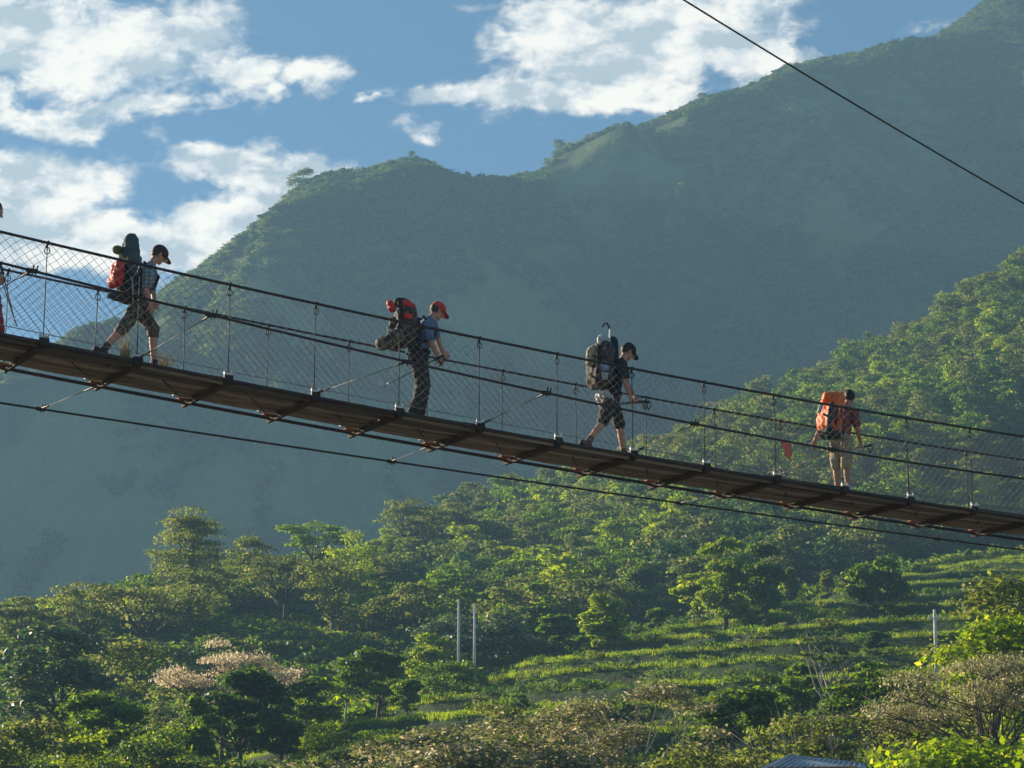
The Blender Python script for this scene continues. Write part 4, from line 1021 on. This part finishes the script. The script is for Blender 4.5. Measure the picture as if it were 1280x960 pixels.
def build_person(label, J, opt):
    P = Person(label, J, opt); sk = opt.get('skin', m_skin)
    fwd = unit(np.array(opt.get('fwd', DV))); side = np.cross(UP, fwd)       # side = wearer's left
    pel, chest, neck, head = J['pelvis'], J['chest'], J['neck'], J['head']
    hf = unit(np.array(opt.get('look', fwd * .82 - UP * .57))); hu = unit(UP - hf * (UP @ hf)); hs = np.cross(hu, hf)
    # ---- body: one continuous surface
    b = MB()
    b.cap(neck, .052, head - hu * .05 - hf * .01, .05)
    b.ell(head + hu * .012 - hf * .010, [hf, hs, hu], (.098, .076, .108)); b.ell(head - hu * .048 + hf * .030, [hf, hs, hu], (.062, .055, .060))
    b.cap(head + hf * .085 + hu * .012, .009, head + hf * .108 - hu * .020, .014, 8)      # nose
    b.ell(head + hf * .078 - hu * .053, [hf, hs, hu], (.016, .022, .010), 10, 6)           # mouth
    b.ell(head + hf * .070 - hu * .086, [hf, hs, hu], (.022, .026, .018), 10, 6)           # chin
    b.ell(head + hf * .078 + hu * .028, [hf, hs, hu], (.014, .05, .010), 10, 6)            # brow
    for q in (-1, 1): b.ell(head + hs * q * .078 - hf * .008 - hu * .006, [hf, hs, hu], (.018, .010, .030), 10, 6)
    spine = unit(neck - pel); 
    b.ell(chest, [np.cross(side, spine), side, spine], (.105, .155, .19)); b.ell(lerp(pel, chest, .45), [np.cross(side, spine), side, spine], (.095, .135, .16)); b.ell(pel, [fwd, side, UP], (.11, .15, .12))
    for L in ('L', 'R'):
        sh, el, wr = J['sh' + L], J['el' + L], J['wr' + L]; hp, kn, an = J['hip' + L], J['kn' + L], J['an' + L]
        b.cap(chest + spine * .10, .06, sh, .055); b.cap(sh, .052, el, .037); b.cap(el, .038, lerp(el, wr, .35), .036); b.cap(lerp(el, wr, .35), .036, wr, .025)
        hd = J.get('hd' + L, wr + unit(wr - el) * .09); hand_mesh(b, wr, hd - wr, J.get('pn' + L, -side * (1 if L == 'L' else -1)), opt.get('curl', 1.3), 1.0, 1)
        b.cap(hp, .085, kn, .056); b.cap(kn, .055, lerp(kn, an, .35), .054); b.cap(lerp(kn, an, .35), .054, an, .036)
        gz = zd((an - A0) @ DV); pt = opt.get('pitch' + L, 0); he, to = foot_pts(an, fwd, gz, 0, pt); b.cap(he + UP * .02, .034, to, .026)
    P.put(b, 'body', sk, .0065, 2)
    for q in (-1, 1):
        e = MB(); e.ell(head + hf * .083 + hs * q * .030 + hu * .012, [hf, hs, hu], (.010, .012, .009), 8, 6); P.put(e, 'eye', m_eye)
    # ---- shirt
    s = MB(); sp2 = np.cross(side, spine)
    s.ell(chest, [sp2, side, spine], (.125, .178, .205)); s.ell(lerp(pel, chest, .45), [sp2, side, spine], (.115, .158, .17)); s.ell(pel + UP * .02, [fwd, side, UP], (.125, .165, .11)); s.cap(neck - spine * .02, .07, chest + spine * .06, .10)
    for L in ('L', 'R'):
        sh, el = J['sh' + L], J['el' + L]; s.cap(chest + spine * .09, .075, sh, .074); s.cap(sh, .072, lerp(sh, el, opt.get('sleeve', .72)), .062)
        if opt.get('longsleeve'): s.cap(lerp(sh, el, .7), .06, el, .052); s.cap(el, .052, lerp(el, J['wr' + L], .85), .042)
    P.put(s, 'shirt', opt['shirt'], .012, 3, disp=(.010, 14))
    # ---- trousers or shorts
    s = MB(); s.ell(pel, [fwd, side, UP], (.135, .172, .13))
    for L in ('L', 'R'):
        hp, kn, an = J['hip' + L], J['kn' + L], J['an' + L]; k = opt['legs']
        if k <= 1: s.cap(hp, .108, lerp(hp, kn, k), .085 + .02 * (1 - k))
        else: s.cap(hp, .105, kn, .082); s.cap(kn, .08, lerp(kn, an, k - 1), opt.get('hem', .062))
    P.put(s, 'trousers' if opt['legs'] > 1.5 else 'shorts', opt['pants'], .012, 3, disp=(.016, 12))
    # ---- boots
    for L in ('L', 'R'):
        kn, an = J['kn' + L], J['an' + L]; pt = opt.get('pitch' + L, 0); he, to = foot_pts(an, fwd, 0, 0, pt)
        s = MB(); s.cap(an + unit(kn - an) * .07, .052, an - UP * .01, .050); s.cap(he + UP * .01, .044, to, .036); s.cap(an - UP * .02, .05, to, .036)
        bo = P.put(s, 'boot', opt.get('boot', m_boot), .010, 2)
        s = MB(); dn = unit(to - he); bk = unit(np.cross(side, dn)); bk = bk if bk[2] > 0 else -bk; s.cap(he - bk * .035 - dn * .01, .012, to - bk * .03 + dn * .01, .012); s.box((he + to) / 2 - bk * .037, [dn, side, bk], (np.linalg.norm(to - he) / 2 + .03, .038, .010)); P.put(s, 'sole', m_black, parent=bo)
    if opt.get('sock') is not None:
        for L in ('L', 'R'):
            s = MB(); s.cap(J['an' + L] + unit(J['kn' + L] - J['an' + L]) * .06, .045, J['an' + L] + unit(J['kn' + L] - J['an' + L]) * .13, .046); P.put(s, 'sock', opt['sock'])
    # ---- hair and cap
    h = MB(); h.ell(head + hu * .022 - hf * .024, [hf, hs, hu], (.100, .083, .108)) ; P.put(h, 'hair', opt.get('hair', m_brownhair), .01, 1, disp=(.008, 60))
    if opt.get('cap') is not None:
        c = MB(); c.ell(head + hu * .045 - hf * .010, [hf, hs, hu], (.114, .096, .092)); c_o = P.put(c, 'cap', opt['cap'], .012, 2)
        v_ = MB(); pts = []; 
        for r_, th in ((.06, .0), (.19, -.02)):
            pass
        V = []; 
        for i in range(9):
            a = R(-60 + 15 * i); V.append(head + hu * .030 + hf * (.08 * math.cos(a)) + hs * .088 * math.sin(a)); 
        for i in range(9):
            a = R(-60 + 15 * i); V.append(head + hu * (.012) + hf * (.09 + .095 * math.cos(a)) + hs * .082 * math.sin(a))
        n0 = len(V); V = V + [x + hu * .008 for x in V]; Fc = []
        for i in range(8): Fc.append((i, i + 1, i + 10, i + 9)); Fc.append((n0 + i, n0 + i + 9, n0 + i + 10, n0 + i + 1)); Fc.append((i + 9, i + 10, n0 + i + 10, n0 + i + 9)); Fc.append((i, n0 + i, n0 + i + 1, i + 1))
        Fc.append((0, 9, n0 + 9, n0)); Fc.append((8, n0 + 8, n0 + 17, 17)); v_.add(V, Fc); P.put(v_, 'cap_visor', opt.get('visor', opt['cap']), parent=c_o)
    return P
def thing_at(name, p, label, cat, group=None): o = empty(name, p); tag(o, label, cat, group); return o
def tput(root, mb, name, mat, vox=None, sm=2, disp=None, parent=None):
    o = mb.build(name, mat, None); c = np.zeros(len(o.data.vertices) * 3, np.float32); o.data.vertices.foreach_get('co', c)
    o.data.vertices.foreach_set('co', (c.reshape(-1, 3) - np.array(root.location)).astype(np.float32).reshape(-1)); o.data.update()
    if vox: remesh(o, vox, sm, disp)
    o.parent = parent or root; return o
def pblob(mb, p0, p1, r0, r1, wd):
    """rounded pack body between two points: a row of capsules across the back"""
    for k in (-1, 0, 1): mb.cap(p0 + NV * wd * k, r0, p1 + NV * wd * k, r1)
    return mb
def trek(p0, p1, label, strap=None, tip=m_white):
    o = thing_at('trekking_pole', p0, label, 'trekking pole', 'trekking poles'); a = MB(); a.cap(p0, .008, p1, .006, 8); tput(o, a, 'shaft', m_pole)
    d = unit(p1 - p0); g = MB(); g.cap(p0 - d * .11, .018, p0 + d * .02, .016, 8); tput(o, g, 'grip', m_black, None)
    b = MB(); b.ell(p1 - d * .07, [np.cross(d, NV), NV, d], (.028, .028, .006), 10, 6); b.cap(p1 - d * .05, .007, p1, .004, 6); tput(o, b, 'basket', tip)
    if strap is not None:
        s = MB(); c0 = p0 - d * .09; s.tube([c0 + (DV * (math.sin(a_) * .035 + .02 * math.sin(2 * a_)) + UP * (-.06 + .06 * math.cos(a_))) for a_ in np.linspace(0, 2 * math.pi, 14)], .009, 6); tput(o, s, 'strap', m_black)
    return o

def straps(root, J, mat=m_black):
    for L, q in (('L', 1), ('R', -1)):
        sh = J['sh' + L]; ch = J['chest']; pe = J['pelvis']; f = unit(np.cross(NV, ch - pe)); f = f if f @ DV > 0 else -f
        up = unit(ch - pe); s = MB(); pts_ = [ch - f * .13 + NV * .09 * q + up * .16, lerp(ch, sh, .55) + up * .10, ch + f * .12 + NV * .10 * q + up * .05, ch + f * .10 + NV * .13 * q - up * .14, ch - f * .10 + NV * .15 * q - up * .22]
        s.tube(pts_, [.022] * 5, 8); tput(root, s, 'shoulder_strap', mat, .012, 3)
    s = MB(); c = pe + UP * .05; s.tube([c + DV * .145 * math.cos(a) + NV * .18 * math.sin(a) for a in np.linspace(0, 2 * math.pi, 20)], .02, 6); tput(root, s, 'hip_belt', mat)

# --- hiker 1 (plaid shirt)
def gz_at(px, s_):  # deck height for a foot standing at picture column px
    s = onp(px, 460, s_)[0]; return BP(s, s_, zd(s) - .0)
def ank(px, s_, lift=.10):
    q = gz_at(px, s_); return q + UP * lift
J1 = dict(head=jn(199, 319, .5), neck=jn(189, 331, .5), chest=jn(183, 348, .5), pelvis=jn(173, 380, .5),
          shL=jn(188, 335, .68), elL=jn(191, 361, .74), wrL=jn(193, 378, .66), shR=jn(184, 337, .32), elR=jn(183, 363, .26), wrR=jn(188, 380, .30),
          hipL=jn(174, 384, .60), knL=jn(191, 411, .60), anL=ank(193, .58), hipR=jn(172, 384, .41), knR=jn(153, 411, .41), anR=ank(128, .41, .15))
build_person('hiker in plaid shirt, dark cap and camouflage knee-length trousers striding downhill with a red pack', J1,
    dict(foot=(onp(175, 440, .5)[0], .5, zd(onp(175, 440, .5)[0])), shirt=m_plaid, pants=m_camo, legs=1.12, hem=.08, cap=mat_simple('dark_red_cap', (.10, .035, .03), (.06, .03, .03)), boot=m_boot, pitchR=38, sleeve=.8, look=DV * .80 - UP * .60))
bp = thing_at('backpack', jn(160, 350, .5), 'red and black backpack with an upright grey-green mat roll and olive top', 'backpack', 'backpacks')
m = MB(); pblob(m, jn(165, 328, .5), jn(160, 366, .5), .10, .12, .09); tput(bp, m, 'pack_body', m_black, .014, 3, (.02, 9))
m = MB(); m.cap(jn(164, 301, .36), .098, jn(168, 338, .36), .092, 18); m.cap(jn(156, 306, .42), .04, jn(158, 330, .42), .04); tput(bp, m, 'rolled_mat', m_green, .010, 1, (.010, 20))
m = MB(); pblob(m, jn(147, 334, .48), jn(144, 352, .48), .065, .075, .08); tput(bp, m, 'front_pocket', m_red, .010, 2, (.02, 14))
m = MB(); m.cap(jn(146, 312, .46), .055, jn(152, 315, .5), .06); tput(bp, m, 'lid', m_oliv, .010, 2, (.015, 14))
m = MB(); m.cap(jn(151, 320, .40), .03, jn(152, 332, .40), .028); tput(bp, m, 'side_bottle', m_khaki)
m = MB(); m.cap(jn(140, 369, .48), .055, jn(165, 373, .48), .065); m.cap(jn(136, 371, .40), .03, jn(145, 371, .40), .03); tput(bp, m, 'base_bag', m_dark2, .012, 2, (.02, 12))
m = MB(); m.tube([jn(164, 346, .26), jn(166, 355, .25), jn(166, 378, .27)], .009, 6); tput(bp, m, 'pole_stowed', m_lgrey); straps(bp, J1)
m = MB(); m.tube([jn(141, 334, .40), jn(146, 343, .38), jn(141, 352, .40)], .008, 6); m.tube([jn(149, 332, .40), jn(144, 345, .38), jn(151, 354, .40)], .008, 6); tput(bp, m, 'lashing', mat_simple('pink_cord', (.7, .35, .3), (.6, .25, .2)))

# --- hiker 2 (red cap)
J2 = dict(head=jn(547, 389, .62), neck=jn(537, 399, .62), chest=jn(531, 414, .62), pelvis=jn(523, 445, .62),
          shL=jn(540, 404, .82), elL=jn(548, 427, .95), wrL=jn(553, 441, 1.12), shR=jn(534, 406, .43), elR=jn(540, 431, .38), wrR=jn(548, 447, .42),
          hdL=jn(560, 448, 1.2), hipL=jn(525, 449, .71), knL=jn(531, 482, .70), anL=ank(523, .72), hipR=jn(522, 449, .53), knR=jn(527, 482, .52), anR=ank(517, .52))
build_person('hiker in red cap, blue-grey shirt and dark patterned long trousers leaning forward', J2,
    dict(foot=(onp(520, 515, .62)[0], .62, zd(onp(520, 515, .62)[0])), shirt=m_blue, pants=m_camo2, legs=1.85, hem=.082, cap=m_red, visor=mat_simple('dark_visor', (.30, .03, .025), (.2, .02, .02)), boot=m_boot, look=DV * .85 - UP * .52, sleeve=.65))
bp = thing_at('backpack', jn(505, 415, .6), 'camouflage backpack with bright red lid pockets and a roll hanging low behind', 'backpack', 'backpacks')
m = MB(); pblob(m, jn(507, 396, .6), jn(503, 422, .6), .13, .15, .09); tput(bp, m, 'pack_body', m_packcamo, .014, 3, (.02, 9))
m = MB(); m.cap(jn(517, 404, .55), .10, jn(518, 440, .55), .085); tput(bp, m, 'back_panel', m_black, .014, 3)
m = MB(); m.cap(jn(488, 380, .52), .055, jn(490, 385, .52), .06); tput(bp, m, 'lid_pocket', m_red, .010, 2, (.015, 14))
m = MB(); m.cap(jn(509, 381, .50), .075, jn(514, 386, .5), .07); tput(bp, m, 'lid_pocket', m_red, .010, 2, (.02, 14))
m = MB(); m.cap(jn(507, 394, .42), .055, jn(513, 397, .42), .05); tput(bp, m, 'side_pocket', m_red, .010, 2, (.015, 14))
m = MB(); m.cap(jn(498, 378, .6), .07, jn(506, 378, .66), .06); m.tube([jn(499, 376, .47), jn(503, 390, .43), jn(500, 402, .44)], .035, 8); tput(bp, m, 'lid', m_black, .012, 2)
m = MB(); m.cap(jn(477, 432, .45), .075, jn(497, 421, .40), .11); m.cap(jn(477, 430, .45), .085, jn(480, 428, .8), .085); m.cap(jn(487, 419, .5), .05, jn(492, 400, .5), .05); tput(bp, m, 'sleeping_roll', m_camo, .012, 2, (.02, 10)); straps(bp, J2)
trek(jn(545, 449, .40), jn(480, 483, .45), 'trekking pole trailing back from the hand of the hiker in red cap', True)

m = MB(); m.tube([jn(489, 400, .45), jn(500, 404, .36), jn(512, 403, .42)], .018, 6); m.tube([jn(487, 412, .45), jn(500, 417, .34), jn(514, 416, .42)], .018, 6); m.tube([jn(498, 388, .42), jn(499, 405, .35), jn(497, 430, .40)], .016, 6); tput(bp, m, 'compression_strap', m_black)

# --- hiker 3 (black shirt)
J3 = dict(head=jn(785, 440, .52), neck=jn(777, 451, .52), chest=jn(771, 466, .52), pelvis=jn(763, 498, .52),
          shL=jn(778, 455, .70), elL=jn(784, 480, .76), wrL=jn(793, 495, .66), shR=jn(775, 457, .33), elR=jn(782, 480, .27), wrR=jn(789, 497, .32),
          hipL=jn(764, 502, .61), knL=jn(775, 533, .60), anL=ank(779, .60), hipR=jn(762, 502, .43), knR=jn(753, 529, .42), anR=ank(734, .42, .15))
build_person('hiker in black T-shirt and dark cap with dark shorts, taking a long step', J3,
    dict(foot=(onp(762, 560, .52)[0], .52, zd(onp(762, 560, .52)[0])), shirt=m_black, pants=m_camo2, legs=.92, cap=m_black, boot=m_boot2, pitchR=35, look=DV * .80 - UP * .60, sleeve=.6, skin=m_skin))
bp = thing_at('backpack', jn(752, 455, .5), 'dark patterned backpack with pale lid, blue and white patch and a stick standing up', 'backpack', 'backpacks')
m = MB(); pblob(m, jn(752, 440, .5), jn(750, 472, .5), .14, .16, .09); tput(bp, m, 'pack_body', m_packcamo, .014, 3, (.025, 9))
m = MB(); m.cap(jn(742, 440, .48), .09, jn(738, 452, .48), .07); tput(bp, m, 'front_pocket', m_khaki, .012, 2, (.02, 12))
m = MB(); m.cap(jn(752, 425, .42), .075, jn(758, 428, .5), .075); tput(bp, m, 'lid', m_lgrey, .012, 2, (.015, 14))
m = MB(); m.cap(jn(765, 428, .5), .09, jn(766, 450, .5), .09); tput(bp, m, 'mat_roll', m_black, .012, 2)
m = MB(); m.box(jn(756, 458, .26), [DV, NV, UP], (.055, .02, .06)); tput(bp, m, 'patch', m_bluep)
m = MB(); m.box(jn(756, 470, .26), [DV, NV, UP], (.04, .02, .05)); tput(bp, m, 'pouch', m_lgrey)
m = MB(); m.tube([jn(762, 430, .45), jn(762.5, 412, .45)], .012, 8); tput(bp, m, 'stick', m_white)
m = MB(); m.tube([jn(762, 410, .45), jn(759, 404, .45), jn(755, 405, .45), jn(753, 409, .45)], .013, 8); tput(bp, m, 'stick_handle', m_dark2); straps(bp, J3)
m = MB(); pblob(m, jn(753, 494, .5), jn(760, 504, .5), .06, .08, .09); tput(bp, m, 'towel', m_lgrey, .012, 2, (.02, 12))
trek(jn(800, 502, .30), jn(744, 506, .22), 'trekking pole held level at the hip of the hiker in black T-shirt', True)
trek(jn(803, 503, .62), jn(748, 508, .75), 'trekking pole in the far hand of the hiker in black T-shirt', True)

m = MB(); m.tube([jn(737, 444, .40), jn(750, 447, .30), jn(765, 446, .40)], .018, 6); m.tube([jn(735, 468, .42), jn(750, 475, .28), jn(766, 473, .40)], .018, 6); m.tube([jn(747, 430, .38), jn(747, 450, .30), jn(745, 480, .36)], .016, 6); tput(bp, m, 'compression_strap', m_black)

# --- hiker 4 (orange pack), seen more from behind
f4 = unit(DV * .75 + NV * .66)
J4 = dict(head=jn(1062, 498, .80), neck=jn(1056, 511, .76), chest=jn(1052, 523, .74), pelvis=jn(1052, 551, .70),
          shL=jn(1040, 516, .92), elL=jn(1024, 539, .98), wrL=jn(1018, 552, 1.02), shR=jn(1068, 516, .58), elR=jn(1072, 537, .52), wrR=jn(1075, 552, .55),
          hipL=jn(1046, 554, .78), knL=jn(1045, 582, .80), anL=ank(1043, .80), hipR=jn(1058, 554, .60), knR=jn(1058, 582, .60), anR=ank(1056, .60))
build_person('dark-haired hiker in dull red shirt and khaki shorts seen from behind', J4,
    dict(foot=(onp(1050, 610, .7)[0], .7, zd(onp(1050, 610, .7)[0])), fwd=f4, look=f4 * .9 - UP * .42, shirt=mat_simple('dull_red_shirt', (.26, .075, .055), (.17, .05, .04)), pants=m_khaki, legs=1.0, hair=m_hair, boot=m_lgrey, skin=m_skin2, sleeve=.7))
bp = thing_at('backpack', jn(1040, 520, .62), 'bright orange backpack with dark straps and black base', 'backpack', 'backpacks')
m = MB(); pblob(m, jn(1040, 505, .60), jn(1037, 530, .60), .13, .14, .10); tput(bp, m, 'pack_body', m_orange, .014, 3, (.02, 9))
m = MB(); m.cap(jn(1034, 497, .55), .085, jn(1050, 496, .75), .08); tput(bp, m, 'lid', m_orange, .012, 2, (.02, 12))
m = MB(); pblob(m, jn(1034, 541, .58), jn(1044, 541, .62), .09, .09, .08); tput(bp, m, 'base_bag', m_black, .012, 2, (.02, 12))
m = MB(); m.tube([jn(1040, 503, .40), jn(1038, 517, .35), jn(1036, 534, .38)], .04, 8); m.tube([jn(1046, 505, .42), jn(1044, 522, .36), jn(1046, 534, .40)], .025, 8); m.tube([jn(1028, 517, .40), jn(1038, 522, .36), jn(1050, 524, .42)], .02, 8); tput(bp, m, 'strap', m_dark2, .012, 2)
m = MB(); m.cap(jn(1049, 515, .38), .05, jn(1048, 528, .38), .05); tput(bp, m, 'side_pocket', m_red, .012, 2, (.015, 12))
m = MB(); m.cap(jn(1026, 508, .5), .035, jn(1024, 514, .5), .03); tput(bp, m, 'side_bottle', m_lgrey)
m = MB(); m.cap(jn(1035, 546, .42), .03, jn(1036, 548, .42), .03); tput(bp, m, 'black_cup', m_black)
trek(jn(1082, 558, .52), jn(1062, 562, .5), 'trekking pole held level by the dark-haired hiker', True)

# --- hiker 0, mostly outside the left edge
J0 = dict(head=jn(-6, 264, .5), neck=jn(-16, 279, .5), chest=jn(-24, 297, .5), pelvis=jn(-34, 335, .5),
          shL=jn(-18, 286, .70), elL=jn(-14, 318, .76), wrL=jn(-3, 340, .70), shR=jn(-21, 288, .30), elR=jn(-14, 320, .25), wrR=jn(-2, 344, .28),
          hipL=jn(-33, 340, .60), knL=jn(-7, 372, .60), anL=ank(-3, .60), hipR=jn(-35, 340, .41), knR=jn(-58, 366, .41), anR=ank(-84, .41, .15))
build_person('hiker half outside the left edge, only face, hands and red trousers showing', J0,
    dict(foot=(onp(-30, 420, .5)[0], .5, zd(onp(-30, 420, .5)[0])), shirt=m_dark2, pants=m_maroon, legs=1.85, hem=.075, boot=m_boot, pitchR=38, look=DV * .9 - UP * .4))
trek(jn(3, 340, .28), jn(19, 403, .22), 'black trekking pole at the left edge, upper one of the pair', None)
trek(jn(1, 347, .66), jn(21, 408, .60), 'black trekking pole at the left edge, lower one of the pair', None)
print('objects', len(bpy.data.objects))
